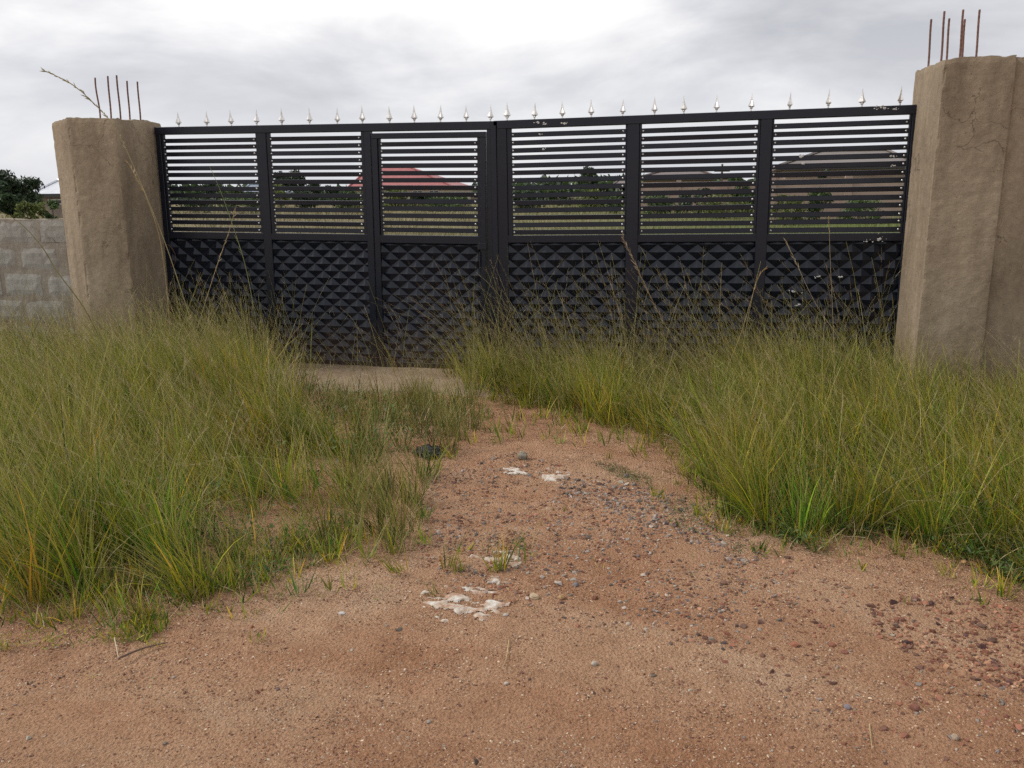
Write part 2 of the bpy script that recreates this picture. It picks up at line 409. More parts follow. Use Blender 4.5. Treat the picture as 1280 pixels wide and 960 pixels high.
# ------------------------------------------------------------------ block walls
blk_cache = []
for k in range(6):
    mb = MB(); L, H_, T = .44, .215, .035
    g = 5; pts = []; fs = []
    r_ = random.Random(k)
    nxg, nzg = 9, 5
    for j in range(nzg):
        for i in range(nxg):
            ed = (i in (0, nxg-1)) or (j in (0, nzg-1))
            pts.append((-L/2+L*i/(nxg-1)+(r_.uniform(-.006, .006) if ed else 0), -T/2+(.006 if ed else r_.uniform(-.002, .002)), -H_/2+H_*j/(nzg-1)+(r_.uniform(-.005, .005) if ed else 0)))
    for j in range(nzg-1):
        for i in range(nxg-1):
            a = j*nxg+i; fs.append((a, a+1, a+nxg+1, a+nxg))
    m0 = len(pts)
    rim = [i for i in range(nxg)]+[nxg*j+nxg-1 for j in range(1, nzg)]+[nxg*(nzg-1)+i for i in range(nxg-2, -1, -1)]+[nxg*j for j in range(nzg-2, 0, -1)]
    for i in rim: p = pts[i]; pts.append((p[0], T/2, p[2]))
    nR = len(rim)
    for i in range(nR): fs.append((rim[i], m0+i, m0+(i+1) % nR, rim[(i+1) % nR]))
    blk_cache.append(MB().poly(pts, fs).mesh('concrete_block')); blk_cache[-1].materials.append(M_BLOCK)
def block_wall(x0, x1, y, z_top, label):
    root = empty('block_wall', ((x0+x1)/2, y, 0), label=label, cat='wall')
    ox = root.location.x
    nxg = int((x1-x0)/.05); V = []; 
    zs = np.linspace(-.2, z_top, 36); xs = np.linspace(x0-ox, x1-ox, nxg)
    XX, ZZ = np.meshgrid(xs, zs)
    YY = -.03+.004*fbm(XX*9, ZZ*9, 1, 3)
    ZZ = ZZ+np.where(ZZ > z_top-.01, .008*fbm(XX*6, XX*0, 2, 3), 0)
    A = np.stack([XX, YY, ZZ], -1).reshape(-1, 3); i0 = np.arange(len(A)).reshape(XX.shape)
    B = A.copy(); B[:, 1] = .12
    Fa = np.stack([i0[:-1, :-1], i0[:-1, 1:], i0[1:, 1:], i0[1:, :-1]], -1).reshape(-1, 4)
    n_ = len(A); top = np.stack([i0[-1, :-1], i0[-1, 1:], i0[-1, 1:]+n_, i0[-1, :-1]+n_], -1)
    link('mortar', npmesh('mortar', np.concatenate([A, B]), np.concatenate([Fa, (Fa+n_)[:, ::-1], top])), M_MORT, root)
    row = 0; z = z_top-.012-.1075
    while z > -.05:
        x = x0+.24+(.24 if row % 2 else .02)
        while x < x1-.2:
            link('concrete_block', random.choice(blk_cache), None, root, (x-ox+random.uniform(-.008, .008), -.0195+random.uniform(-.003, .003), z+random.uniform(-.004, .004)))
            x += .495
        z -= .27; row += 1
block_wall(-10.5, -6.03, -.12, 1.46, 'rough grey concrete block wall running left from the shorter pillar')
block_wall(2.46, 6.2, -.12, 1.46, 'rough grey concrete block wall beyond the taller pillar on the right')

# ------------------------------------------------------------------ gate
TL, TR = -.0099, .0090
X0L, X0R = -5.13, 1.531
left = empty('gate_leaf', (X0L, 0, 0), label='left leaf of the black steel gate, with a walk-through door beside the middle stile', cat='gate', group='leaves of the black gate')
right = empty('gate_leaf', (X0R, 0, 0), label='right leaf of the black steel gate, three wide louvred panels with scuffed white marks', cat='gate', group='leaves of the black gate')
left.rotation_euler.y = -TL; right.rotation_euler.y = -TR
door = empty('walk_through_door', (0, 0, 0)); door.parent = left
def bx(name, root, ox, x0, x1, y0, y1, z0, z1, b=.004, mat=M_STEEL, **k):
    return MB().box(x0-ox, x1-ox, y0, y1, z0, z1, b).build(name, mat, root, **k)
ZT, ZR, ZM, ZMB, ZB0, ZB1 = 2.315, 2.245, 1.333, 1.268, .075, .135
spear_me = None
rivet_me = MB().poly([(0, -.005, 0)]+[(math.cos(a)*.0085, -.0005, math.sin(a)*.0085) for a in np.arange(8)*PI/4]+[(math.cos(a)*.0085, .004, math.sin(a)*.0085) for a in np.arange(8)*PI/4],
    [(0, 1+i, 1+(i+1) % 8) for i in range(8)]+[(1+i, 9+i, 9+(i+1) % 8, 1+(i+1) % 8) for i in range(8)]).mesh('rivet', True)
rivet_me.materials.append(M_RIVET)
def emboss(root, ox, x0, x1, z0, z1):
    pw, ph = .168, .131
    mb = MB(); D = .024; Yb = .006
    w_ = x1-x0; ncol = int(math.ceil(w_/(pw/2)))+1; nrow = int(math.ceil((z1-z0)/(ph/2)))+1
    def clip(p, q=0):
        return (min(max(p[0], x0), x1)-ox, p[1], min(max(p[2], z0), z1))
    def pyr(cx, cz):
        c = [(cx-pw/2, cz), (cx, cz-ph/2), (cx+pw/2, cz), (cx, cz+ph/2)]
        ap = Vector((cx, Yb-D, cz))
        # clip each facet to the frame opening with a small polygon clipper
        for i in range(4):
            poly = [Vector((c[i][0], Yb, c[i][1])), Vector((c[(i+1) % 4][0], Yb, c[(i+1) % 4][1])), ap]
            for ax, lim, sg in ((0, x0, 1), (0, x1, -1), (2, z0, 1), (2, z1, -1)):
                o = []
                for j in range(len(poly)):
                    a, b = poly[j], poly[(j+1) % len(poly)]
                    da, db = (a[ax]-lim)*sg, (b[ax]-lim)*sg
                    if da >= 0: o.append(a)
                    if da*db < 0: o.append(a.lerp(b, da/(da-db)))
                poly = o
                if len(poly) < 3: break
            if len(poly) >= 3:
                mb.poly([(p.x-ox, p.y, p.z) for p in poly], [tuple(range(len(poly)))])
    r = 0; cz = z1+.0455
    while cz > z0-ph:
        cx = x0+(pw/2 if r % 2 else 0)
        while cx < x1+pw:
            pyr(cx, cz); cx += pw
        cz -= ph/2; r += 1
    me = bpy.data.meshes.new('embossed_sheet'); me.from_pydata(mb.v, [], mb.f)
    link('embossed_sheet', me, M_STEEL, root)
def louvre(root, ox, x0, x1, zfirst, n, pitch=.0638, slat_h=.0405):
    me = MB().box(-(x1-x0)/2, (x1-x0)/2, -.013, .010, -slat_h/2, slat_h/2, .003).mesh('slat'); me.materials.append(M_STEEL)
    for i in range(n):
        z = zfirst-i*pitch+random.uniform(-.0022, .0022)
        s = link('slat', me, None, root, ((x0+x1)/2-ox, 0, z)); s.rotation_euler = (random.uniform(-.09, .09), random.uniform(-.0025, .0025), 0)
        for x in (x0+.018, x1-.024):
            link('rivet', rivet_me, None, root, (x-ox, -.0165, z+random.uniform(-.002, .002)))
# left leaf frame
L = lambda *a, **k: bx(a[0], left, X0L, *a[1:], **k)
L('top_rail', -5.205, -1.835, -.030, .030, ZR, ZT)
L('hinge_stile', -5.205, -5.152, -.026, .026, ZB0, ZR)
L('stile', -4.130, -4.046, -.028, .026, ZB0, ZR)
L('stile', -3.075, -3.008, -.028, .026, ZB0, ZR)
L('meeting_stile', -1.928, -1.832, -.028, .026, ZB0, ZR)
L('middle_rail', -5.152, -4.130, -.024, .022, ZMB, ZM); L('middle_rail', -4.046, -3.075, -.024, .022, ZMB, ZM)
L('bottom_rail', -5.152, -4.130, -.024, .022, ZB0, ZB1); L('bottom_rail', -4.046, -3.075, -.024, .022, ZB0, ZB1)
for a, b in ((-5.152, -5.122), (-4.156, -4.130), (-4.046, -4.012), (-3.107, -3.075)):
    L('slat_bracket', a, b, -.017, .018, ZM, ZR)
louvre(left, X0L, -5.135, -4.150, 2.190, 14); louvre(left, X0L, -4.018, -3.102, 2.190, 14)
emboss(left, X0L, -5.152, -4.130, ZB1, ZMB); emboss(left, X0L, -4.046, -3.075, ZB1, ZMB)
# walk-through door in the left leaf
Dd = lambda *a, **k: bx(a[0], door, X0L, *a[1:], **k)
Dd('door_top_rail', -3.000, -1.937, -.034, .020, 2.180, 2.228)
Dd('door_stile', -3.000, -2.945, -.034, .020, ZB0+.02, 2.180); Dd('door_stile', -1.990, -1.937, -.034, .020, ZB0+.02, 2.180)
Dd('door_middle_rail', -2.945, -1.990, -.030, .018, ZMB-.012, ZM-.004)
Dd('door_bottom_rail', -2.945, -1.990, -.030, .018, ZB0+.02, ZB1+.01)
Dd('slat_bracket', -2.945, -2.924, -.017, .018, ZM-.004, 2.180); Dd('slat_bracket', -2.018, -1.990, -.017, .018, ZM-.004, 2.180)
louvre(door, X0L, -2.93, -2.012, 2.134, 13, .0632)
emboss(door, X0L, -2.945, -1.990, ZB1+.01, ZMB-.012)
MB().tube([(-1.99-X0L, -.05, 1.06), (-1.99-X0L, -.05, 1.19)], .009, 8).build('door_pull', M_STEEL, door)
MB().box(-2.01-X0L, -1.93-X0L, -.052, -.034, 1.21, 1.27, .003).build('door_latch', M_STEEL, door)
# right leaf
R_ = lambda *a, **k: bx(a[0], right, X0R, *a[1:], **k)
R_('top_rail', -1.822, 1.600, -.030, .030, ZR, ZT)
R_('meeting_stile', -1.822, -1.710, -.028, .026, ZB0, ZR)
R_('cover_strip', -1.850, -1.800, -.042, -.031, ZB0+.03, ZR+.03, b=.003)
R_('stile', -.668, -.564, -.028, .026, ZB0, ZR); R_('stile', .412, .503, -.028, .026, ZB0, ZR)
R_('hinge_stile', 1.548, 1.60, -.026, .026, ZB0, ZR)
for a, b in ((-1.710, -.668), (-.564, .412), (.503, 1.548)):
    R_('middle_rail', a, b, -.024, .022, ZMB, ZM); R_('bottom_rail', a, b, -.024, .022, ZB0, ZB1)
    emboss(right, X0R, a, b, ZB1, ZMB)
for a, b in ((-1.710, -1.668), (-.682, -.668), (-.564, -.546), (.390, .412), (.503, .517), (1.531, 1.548)):
    R_('slat_bracket', a, b, -.017, .018, ZM, ZR)
for a, b in ((-1.672, -.676), (-.552, .396), (.512, 1.536)):
    louvre(right, X0R, a, b, 2.190, 14)
# spear finials
def spear_mesh(seed):
    mb = MB()
    mb.tube([(0, 0, -.005), (0, 0, .02)], .007, 6)
    prof = [(.0, .018), (.010, .020), (.014, .026), (.012, .031), (.030, .040), (.0285, .048), (.018, .070), (.012, .085), (.008, .105), (.004, .130), (.0005, .152)]
    n_ = 8; P = []
    for r, z in prof:
        for k in range(n_):
            a = 2*PI*k/n_; rr = r*(1.0 if k % 2 == 0 else (.52 if z > .03 else .9)); P.append((math.cos(a)*rr, math.sin(a)*rr, z))
    fs = [(i*n_+k, i*n_+(k+1) % n_, (i+1)*n_+(k+1) % n_, (i+1)*n_+k) for i in range(len(prof)-1) for k in range(n_)]
    mb.poly(P, fs)
    me = mb.mesh('spear_finial'); me.materials.append(M_ALU); return me
sp_me = spear_mesh(0)
for u in (223, 258, 289, 320.5, 352, 387, 421.5, 453, 487, 518, 550.5, 583, 613, 634, 668, 703, 739, 778, 818, 854.5, 895, 938, 986, 1034, 1076, 1123):
    p = at(u, 150, 0); root, ox = (left, X0L) if u < 620 else (right, X0R)
    t = TL if u < 620 else TR
    o = link('spear_finial', sp_me, None, root, (p.x+t*2.33-ox, 0, ZT)); o.rotation_euler = (random.uniform(-.04, .04), random.uniform(-.05, .05), random.uniform(0, .8)); s = random.uniform(.93, 1.04); o.scale = (s, s, s)
# bare patches where paint and mortar splashed the gate
def splash(root, ox, u, v, size, n_, yy, t, seed):
    r_ = random.Random(seed); mb = MB()
    p = at(u, v, yy)
    cx, cz = p.x+t*p.z-ox, p.z-t*(p.x-ox)
    for i in range(n_):
        a = r_.uniform(0, 2*PI); d = abs(r_.gauss(0, size*.5)); s = r_.uniform(.003, .011)
        x, z = cx+math.cos(a)*d*1.4, cz+math.sin(a)*d*.5
        k = 7; pts = [(x+math.cos(2*PI*j/k)*s*r_.uniform(.5, 1.3), yy, z+math.sin(2*PI*j/k)*s*r_.uniform(.4, 1)) for j in range(k)]
        mb.poly([(x, yy-.0022, z)]+pts, [(0, 1+j, 1+(j+1) % k) for j in range(k)])
    mb.build('cement_splash', M_SPLAT, root, kind=None)
for i, (u, v, s, n_, yy) in enumerate([(672, 152.5, .03, 9, -.0315), (681, 155, .025, 6, -.0315), (706, 154, .02, 9, -.0315), (1103, 134, .05, 12, -.0315), (1120, 136, .04, 8, -.0315), (1001, 195.5, .03, 14, -.0145), (1004, 204.5, .02, 8, -.0145), (677, 168, .02, 4, -.0145), (679, 186.5, .02, 4, -.0145),
        (1100, 299, .05, 12, -.0255), (1085, 301, .04, 6, -.0255), (993, 364, .03, 5, -.022), (1021, 346, .03, 6, -.022), (1050, 347, .02, 4, -.022), (997, 381, .03, 5, -.022), (1117, 195, .02, 8, -.0145), (1117, 207, .02, 6, -.0145)]):
    splash(right, X0R, u, v, s, n_, yy, TR, i)
# loop of wire on the left hinge stile
wp = at(208, 320, -.05); MB().tube([(wp.x-X0L+TL*wp.z+math.cos(a)*.10, -.05-.01*math.sin(a*2), wp.z+math.sin(a)*.115) for a in np.linspace(-1.2, 3.3, 26)], .0022, 5).build('wire_loop', M_RUST, left)
# slack wire along the foot of the gate
pts = [at(u, v, -.06) for u, v in ((455, 446), (500, 449), (545, 452), (590, 454))]
MB().tube(pts, .0016, 5).build('slack_wire', M_RUST, label='thin slack wire stretched along the foot of the gate', cat='wire')

# concrete sill under the gate
xs = np.arange(-5.2, 1.56, .03); ys = np.linspace(-.86, .25, 38)
XX, YY = np.meshgrid(xs, ys)
ZZ = .052*np.clip((YY+.88)/.55, 0, 1)**.8+.006*fbm(XX*3, YY*3, 4, 4)+.003*fbm(XX*14, YY*14, 4, 3)
edge = .12*fbm(XX[0]*1.6, XX[0]*0, 9, 4)
YY = YY+np.where(YY < -.3, 1, 0)*edge*np.clip((-.3-YY)/.5, 0, 1)
ZZ = ZZ+np.where(YY > -.84+edge, .008, -.06)
i0 = np.arange(XX.size).reshape(XX.shape)
link('gate_sill', npmesh('gate_sill', np.stack([XX, YY, ZZ+.01], -1).reshape(-1, 3), np.stack([i0[:-1, :-1], i0[:-1, 1:], i0[1:, 1:], i0[1:, :-1]], -1).reshape(-1, 4), smooth=True), M_CONC2, kind='structure')

# ------------------------------------------------------------------ grass
def in_poly(x, y, P):
    r = np.zeros(x.shape, bool); n = len(P)
    for i in range(n):
        (x1, y1), (x2, y2) = P[i], P[(i+1) % n]
        c = ((y1 > y) != (y2 > y)) & (x < (x2-x1)*(y-y1)/((y2-y1) if y2 != y1 else 1e-9)+x1)
        r ^= c
    return r
def ribbons(base, length, az, th0, th1, width, segs, col0, col1, face=None, stem=False, kink=None):
    """bending strips; theta from vertical grows th0 -> th0+th1; returns V,F,col and tip data"""
    n = len(base); t = np.linspace(0, 1, segs+1)
    th = th0[:, None]+th1[:, None]*t[None, :]**1.4
    if kink is not None: th = th+kink
    ds = length[:, None]/segs
    hs = np.concatenate([np.zeros((n, 1)), np.cumsum(np.sin((th[:, :-1]+th[:, 1:])/2)*ds, 1)], 1)
    vs = np.concatenate([np.zeros((n, 1)), np.cumsum(np.cos((th[:, :-1]+th[:, 1:])/2)*ds, 1)], 1)
    cx = base[:, 0, None]+hs*np.cos(az)[:, None]; cy = base[:, 1, None]+hs*np.sin(az)[:, None]; cz = np.maximum(base[:, 2, None]+vs, base[:, 2, None]*0+.005)
    if face is None: face = rng.uniform(0, PI, n)
    prof = (1-t**1.6)*.95+.05 if not stem else (1-.55*t)
    if not stem: prof[0] = .55
    wv = width[:, None]*prof[None, :]/2
    sx, sy = np.cos(face)[:, None]*wv, np.sin(face)[:, None]*wv
    V = np.stack([np.stack([cx-sx, cy-sy, cz], -1), np.stack([cx+sx, cy+sy, cz], -1)], 2).reshape(-1, 3)
    k = (segs+1)*2; b0 = (np.arange(n)*k)[:, None]+(np.arange(segs)*2)[None, :]
    Fa = np.stack([b0, b0+1, b0+3, b0+2], -1).reshape(-1, 4)
    cc = col0[:, None, :]*(1-t)[None, :, None]+col1[:, None, :]*t[None, :, None]
    cc = np.repeat(cc[:, :, None, :], 2, 2).reshape(-1, 3)
    return V, Fa, cc, np.stack([cx, cy, cz], -1)
class Acc:
    def __init__(s): s.V = []; s.F = []; s.c = []; s.n = 0
    def add(s, V, Fa, c): s.V.append(V); s.F.append(Fa+s.n); s.c.append(c); s.n += len(V)
    def build(s, name, mat, **k):
        return link(name, npmesh(name, np.concatenate(s.V), np.concatenate(s.F), np.concatenate(s.c)), mat, **k)
def pal(n, cols, p=None):
    cols = np.array(cols); i = rng.choice(len(cols), n, p=p)
    return cols[i]*rng.uniform(.72, 1.28, (n, 1))*rng.uniform(.96, 1.04, (n, 3))
GREEN = [(.165, .255, .016), (.105, .205, .014), (.26, .31, .022), (.045, .105, .014), (.36, .33, .030)]
OLIVE = [(.28, .245, .045), (.36, .28, .075), (.22, .22, .035), (.42, .31, .11)]
STRAW = [(.44, .34, .17), (.36, .25, .12), (.52, .43, .25), (.26, .16, .08)]
def tussocks(acc, P, per, Hh, rad, wind, straw=.12, stems=.25, green=GREEN, seeds=True, olive=OLIVE, wid=1.0, seedp=.4):
    """P (n,2) tussock centres, per blades each, Hh (n,) heights"""
    bg_ = gat(533, 572); away = np.hypot((P[:, 0]-bg_.x+.02)/.17, (P[:, 1]-bg_.y+.22)/.30) > 1
    P = P[away]; per = np.asarray(per)[away]; Hh = Hh[away]; rad = rad[away]; n = len(P)
    if n == 0: return
    per = np.asarray(per); idx = np.repeat(np.arange(n), per); N_ = len(idx)
    ctint = rng.uniform(.6, 1.35, (n, 1))*np.array([1, 1, 1])+rng.normal(0, .10, (n, 3))*np.array([1.9, .5, .5]); ctint = np.clip(ctint, .35, 2)
    cl = rng.normal(0, .17, (n, 2))
    for kind, frac in (('leaf', 1-straw-stems), ('stem', stems), ('dead', straw)):
        sel = idx[rng.random(N_) < frac]; m_ = len(sel)
        if m_ == 0: continue
        a = rng.uniform(0, 2*PI, m_); r = rad[sel]*np.sqrt(rng.random(m_))
        bx_ = P[sel, 0]+np.cos(a)*r; by_ = P[sel, 1]+np.sin(a)*r
        base = np.stack([bx_, by_, terr(bx_, by_)-.008], -1)
        fx, fy = np.cos(a)*.34*(r/rad[sel])+cl[sel, 0], np.sin(a)*.34*(r/rad[sel])+cl[sel, 1]
        wx = wind*rng.normal(1, .55, m_)*(.25+1.5*np.clip(.5+.9*fbm(bx_*.8, by_*.8, 7, 2), 0, 1))
        if kind == 'leaf':
            ln = Hh[sel]*rng.uniform(.35, 1.0, m_); w0 = rng.uniform(.0040, .0098, m_)*wid
            vx, vy = fx-wx*.6+rng.normal(0, .2, m_), fy+rng.normal(0, .2, m_)
            th1 = rng.uniform(.1, 1.5, m_)*(.4+.6*rng.random(m_)); c0 = pal(m_, green)*ctint[sel]; c1 = c0*np.array([1.5, 1.2, 1.0])
            br = rng.random(m_) < .22; c1[br] = pal(br.sum(), OLIVE)
            segs = 4
        elif kind == 'stem':
            ln = Hh[sel]*rng.uniform(.75, 1.3, m_); w0 = rng.uniform(.0020, .0036, m_)*wid
            vx, vy = fx*.8-wx*.8+rng.normal(0, .16, m_), fy*.8+rng.normal(0, .16, m_)
            th1 = rng.uniform(.1, .9, m_); c0 = pal(m_, olive)*.6*ctint[sel]+pal(m_, green)*.5; c1 = pal(m_, [(.31, .30, .06), (.38, .33, .09), (.24, .23, .05), (.42, .36, .14)])
            segs = 5
        else:
            ln = Hh[sel]*rng.uniform(.3, 1.0, m_); w0 = rng.uniform(.0022, .0056, m_)*wid
            vx, vy = fx*1.6-wx*.6+rng.normal(0, .6, m_), fy*1.6+rng.normal(0, .6, m_)
            th1 = rng.uniform(.1, 1.6, m_); c0 = pal(m_, STRAW)*.9; c1 = c0*1.15; segs = 3
        az = np.arctan2(vy, vx); th0 = np.minimum(np.hypot(vx, vy), 1.5)*.8
        kink = None
        if kind != 'leaf': kink = rng.normal(0, .05, (m_, segs+1))
        V, Fa, cc, ctr = ribbons(base, ln, az, th0, th1*(.45+.55*th0), w0, segs, c0, c1, stem=(kind == 'stem'), kink=kink)
        acc.add(V, Fa, cc)
        if kind == 'stem' and seeds:
            ks = np.where(rng.random(m_) < seedp)[0]; rep = 6
            q = np.repeat(ks, rep); f_ = rng.uniform(0, 1, len(q))
            a1, b1 = ctr[q, -2], ctr[q, -1]
            pb = a1+(b1-a1)*f_[:, None]
            lv = ln[q]*rng.uniform(.03, .075, len(q)); az2 = az[q]+rng.normal(0, .9, len(q)); t0 = th0[q]+rng.uniform(.1, .6, len(q))
            cs = pal(len(q), [(.34, .24, .12), (.26, .16, .09), (.44, .36, .19), (.36, .31, .13)])
            V, Fa, cc, _ = ribbons(pb, lv, az2, t0, t0*.3, rng.uniform(.0022, .0042, len(q)), 1, cs, cs)
            acc.add(V, Fa, cc)
def scatter(poly, spacing, jit=.45):
    P = np.array(poly); lo, hi = P.min(0), P.max(0)
    xs_ = np.arange(lo[0], hi[0], spacing); ys_ = np.arange(lo[1], hi[1], spacing)
    X, Y = np.meshgrid(xs_, ys_); X = X.ravel()+rng.uniform(-jit, jit, X.size)*spacing; Y = Y.ravel()+rng.uniform(-jit, jit, Y.size)*spacing
    k = in_poly(X, Y, poly); return np.stack([X[k], Y[k]], -1)
def gpoly(px): return [tuple(gat(u, v)[:2]) for u, v in px]

LB = gpoly([(0, 765), (120, 762), (165, 728), (230, 745), (285, 742), (325, 705), (400, 700), (430, 670), (440, 620), (440, 570), (390, 530), (340, 500)])
left_poly = [(-7.6, -5.0)]+LB+[(-3.9, -.9), (-4.2, -.1), (-5.15, -.05), (-5.2, -.6), (-5.7, -.62), (-6.1, -.25), (-8.5, -.22), (-8.5, -3)]
RB = gpoly([(598, 500), (700, 520), (790, 545), (875, 572), (893, 622), (935, 662), (1010, 672), (1095, 660), (1190, 690), (1280, 722)])
right_poly = [(-2.15, -.25)]+RB+[(2.2, -4.4), (3.6, -4.4), (3.6, -.3), (2.4, -.5), (2.05, -.7), (1.6, -.7), (1.52, -.1), (-2.1, -.06)]
cdist = lambda P: np.hypot(P[:, 0], P[:, 1]+CD)

A = Acc(); P = scatter(left_poly, .165)
hh = .26+.43*np.clip((-P[:, 0]-1.8)/1.6, 0, 1)+.16*fbm(P[:, 0]*1.2, P[:, 1]*1.2, 3, 3)-.16*np.clip((P[:, 1]+1.6)/1.4, 0, 1)*np.clip((P[:, 0]+4.6)/1., 0, 1)
hh = np.clip(hh, .2, 1.1)*rng.uniform(.62, 1.2, len(P))
vis = (P[:, 0] > -7.6)
per = np.where(P[:, 1] < -1.2, 100, 80); per = (per*rng.uniform(.6, 1.4, len(P))*np.clip(.95+2.1*fbm(P[:, 0]*2.1, P[:, 1]*2.1, 5, 3), .10, 1.5)*np.clip((-P[:, 0]-1.15)/1.5, .22, 1)).astype(int)
tussocks(A, P, per, hh, rng.uniform(.05, .11, len(P)), .50, straw=.22, stems=.26)
A.build('tall_grass', M_GRASS, kind='stuff', label='tall wind-bent seeding grass filling the left verge', cat='grass')
print('left tussocks', len(P), 'verts', A.n)

B = Acc(); P = scatter(right_poly, .165)
hh = .42+.17*np.clip((P[:, 0]+.2), 0, 1)+.12*fbm(P[:, 0]*1.4, P[:, 1]*1.4, 13, 3)+.06*np.clip(P[:, 1]+1.2, 0, 1)
hh = np.clip(hh, .22, 1.0)*rng.uniform(.6, 1.2, len(P))
per = (100*rng.uniform(.6, 1.4, len(P))*np.clip(1.05+1.9*fbm(P[:, 0]*2.1, P[:, 1]*2.1, 15, 3), .12, 1.5)).astype(int)
tussocks(B, P, per, hh, rng.uniform(.05, .11, len(P)), .36, straw=.20, stems=.22)
B.build('tall_grass', M_GRASS, kind='stuff', label='tall green and straw grass filling the right verge in front of the gate', cat='grass')
print('right tussocks', len(P), 'verts', B.n)

# long arching seed stems drawn over by the wind
Ar = Acc()
def arching(poly, n_, l0, l1, az0, w_=.0032):
    P = np.array(poly); lo, hi = P.min(0), P.max(0); q = rng.uniform(lo, hi, (n_*5, 2)); q = q[in_poly(q[:, 0], q[:, 1], poly)][:n_]; m_ = len(q)
    base = np.stack([q[:, 0], q[:, 1], terr(q[:, 0], q[:, 1])], -1); ln = rng.uniform(l0, l1, m_)
    az = az0+rng.normal(0, .75, m_); th0 = rng.uniform(.15, .75, m_); th1 = rng.uniform(.2, 1.25, m_)
    c0 = pal(m_, [(.26, .25, .06), (.36, .29, .10), (.18, .21, .04)]); c1 = pal(m_, [(.38, .31, .13), (.33, .24, .12), (.26, .20, .09), (.44, .38, .20)])
    V, Fa, cc, ctr = ribbons(base, ln, az, th0, th1, rng.uniform(.6, 1.2, m_)*w_, 8, c0, c1, stem=True, kink=rng.normal(0, .05, (m_, 9))); Ar.add(V, Fa, cc)
    k = np.repeat(np.arange(m_), 16); f_ = rng.uniform(0, 1, len(k)); seg = 6+(f_ > .5); f2 = (f_*2) % 1
    a1 = ctr[k, seg]; b1 = ctr[k, seg+1]; pb = a1+(b1-a1)*f2[:, None]
    cs = pal(len(k), [(.38, .28, .15), (.28, .18, .11), (.44, .37, .21)])
    tt = th0[k]+th1[k]*.8+rng.normal(0, .35, len(k))
    V, Fa, cc, _ = ribbons(pb, rng.uniform(.02, .06, len(k)), az[k]+rng.normal(0, .35, len(k)), tt, tt*0+.2, rng.uniform(.0018, .0034, len(k)), 1, cs, cs); Ar.add(V, Fa, cc)
arching(left_poly, 1700, .45, .98, PI)
arching([(-6.0, -2.6), (-3.2, -2.6), (-3.4, -.5), (-6.0, -.9)], 380, .7, 1.1, PI)
arching(right_poly, 1000, .45, .95, PI)
arching([(-1.9, -1.0), (1.5, -1.0), (1.5, -.15), (-1.9, -.15)], 420, .7, 1.35, PI, .0030)
arching([(-5.1, -.9), (-2.3, -.5), (-2.3, -.12), (-5.1, -.12)], 110, .5, 1.0, PI, .0030)
Ar.build('arching_seed_stems', M_GRASS, kind='stuff', label='long straw-coloured seed stems arching over the grass', cat='grass')

# thin upright stalks standing against the gate
D_ = Acc()
P = scatter([(-5.1, -.35), (-2.1, -.35), (-2.1, -.08), (-5.1, -.08)], .20)
tussocks(D_, P, np.full(len(P), 9), rng.uniform(.3, .8, len(P)), np.full(len(P), .08), .15, straw=.35, stems=.5)
P = scatter([(-2.1, -.9), (1.5, -.9), (1.5, -.1), (-2.1, -.1)], .24)
tussocks(D_, P, np.full(len(P), 9), rng.uniform(.65, 1.1, len(P)), np.full(len(P), .08), .22, straw=.30, stems=.7, olive=STRAW)
P = scatter([(-5.2, -1.2), (-3.4, -1.2), (-3.6, -.1), (-5.1, -.1)], .2)
tussocks(D_, P, np.full(len(P), 16), rng.uniform(.7, 1.0, len(P)), np.full(len(P), .08), .4, straw=.45, stems=.5, olive=STRAW)

for u, v, Y, h in ((18, 440, -1.3, .85), (45, 445, -1.25, .75), (62, 440, -1.0, .62), (8, 470, -1.6, .9), (86, 440, -.8, .5)):
    p = at(u, v, Y); tussocks(D_, np.array([[p.x, p.y]]), np.array([22]), np.array([h]), np.array([.08]), .1, straw=.05, stems=.05, wid=1.5, green=[(.06, .14, .02), (.09, .17, .025)])
# sparse short tufts on the worn ground between the two verges
D_.build('dry_stalks', M_GRASS, kind='stuff', label='thin brown seeding stalks standing against the foot of the gate', cat='grass')
E_ = Acc()
def tuft_at(u, v, h, n_, r=.035, green=GREEN, straw=.2):
    p = gat(u, v); tussocks(E_, np.array([[p.x, p.y]]), np.array([n_]), np.array([h]), np.array([r]), .08, straw=straw, stems=.2, green=green, seeds=False)
for a in [(560, 712, .17, 26), (573, 716, .12, 16), (625, 712, .22, 22), (618, 716, .14, 14), (652, 705, .20, 14), (500, 715, .16, 22), (490, 690, .22, 30), (460, 700, .2, 24), (533, 680, .16, 22), (525, 650, .2, 24),
          (410, 742, .14, 20), (435, 735, .12, 12), (375, 745, .2, 16), (640, 683, .12, 8), (660, 690, .14, 8), (612, 690, .10, 8), (820, 622, .11, 14), (950, 693, .10, 26), (1020, 690, .12, 20), (1070, 712, .08, 10),
          (1190, 722, .12, 24), (1225, 735, .12, 20), (1255, 745, .14, 24), (580, 690, .12, 10), (700, 640, .05, 6), (480, 735, .07, 8), (320, 800, .05, 18, .03), (110, 850, .03, 8), (185, 855, .03, 8), (262, 745, .14, 26), (130, 735, .2, 30),
          (545, 745, .10, 9), (700, 560, .14, 14), (760, 575, .12, 12), (640, 545, .16, 12), (530, 600, .2, 18), (548, 590, .2, 14), (510, 620, .2, 20), (590, 560, .18, 14), (565, 575, .2, 20), (870, 645, .10, 12), (905, 668, .12, 14)]:
    tuft_at(*a)
P = scatter(gpoly([(400, 700), (520, 690), (535, 620), (560, 575), (600, 540), (590, 505), (470, 500), (360, 482), (440, 560), (430, 640)]), .14)
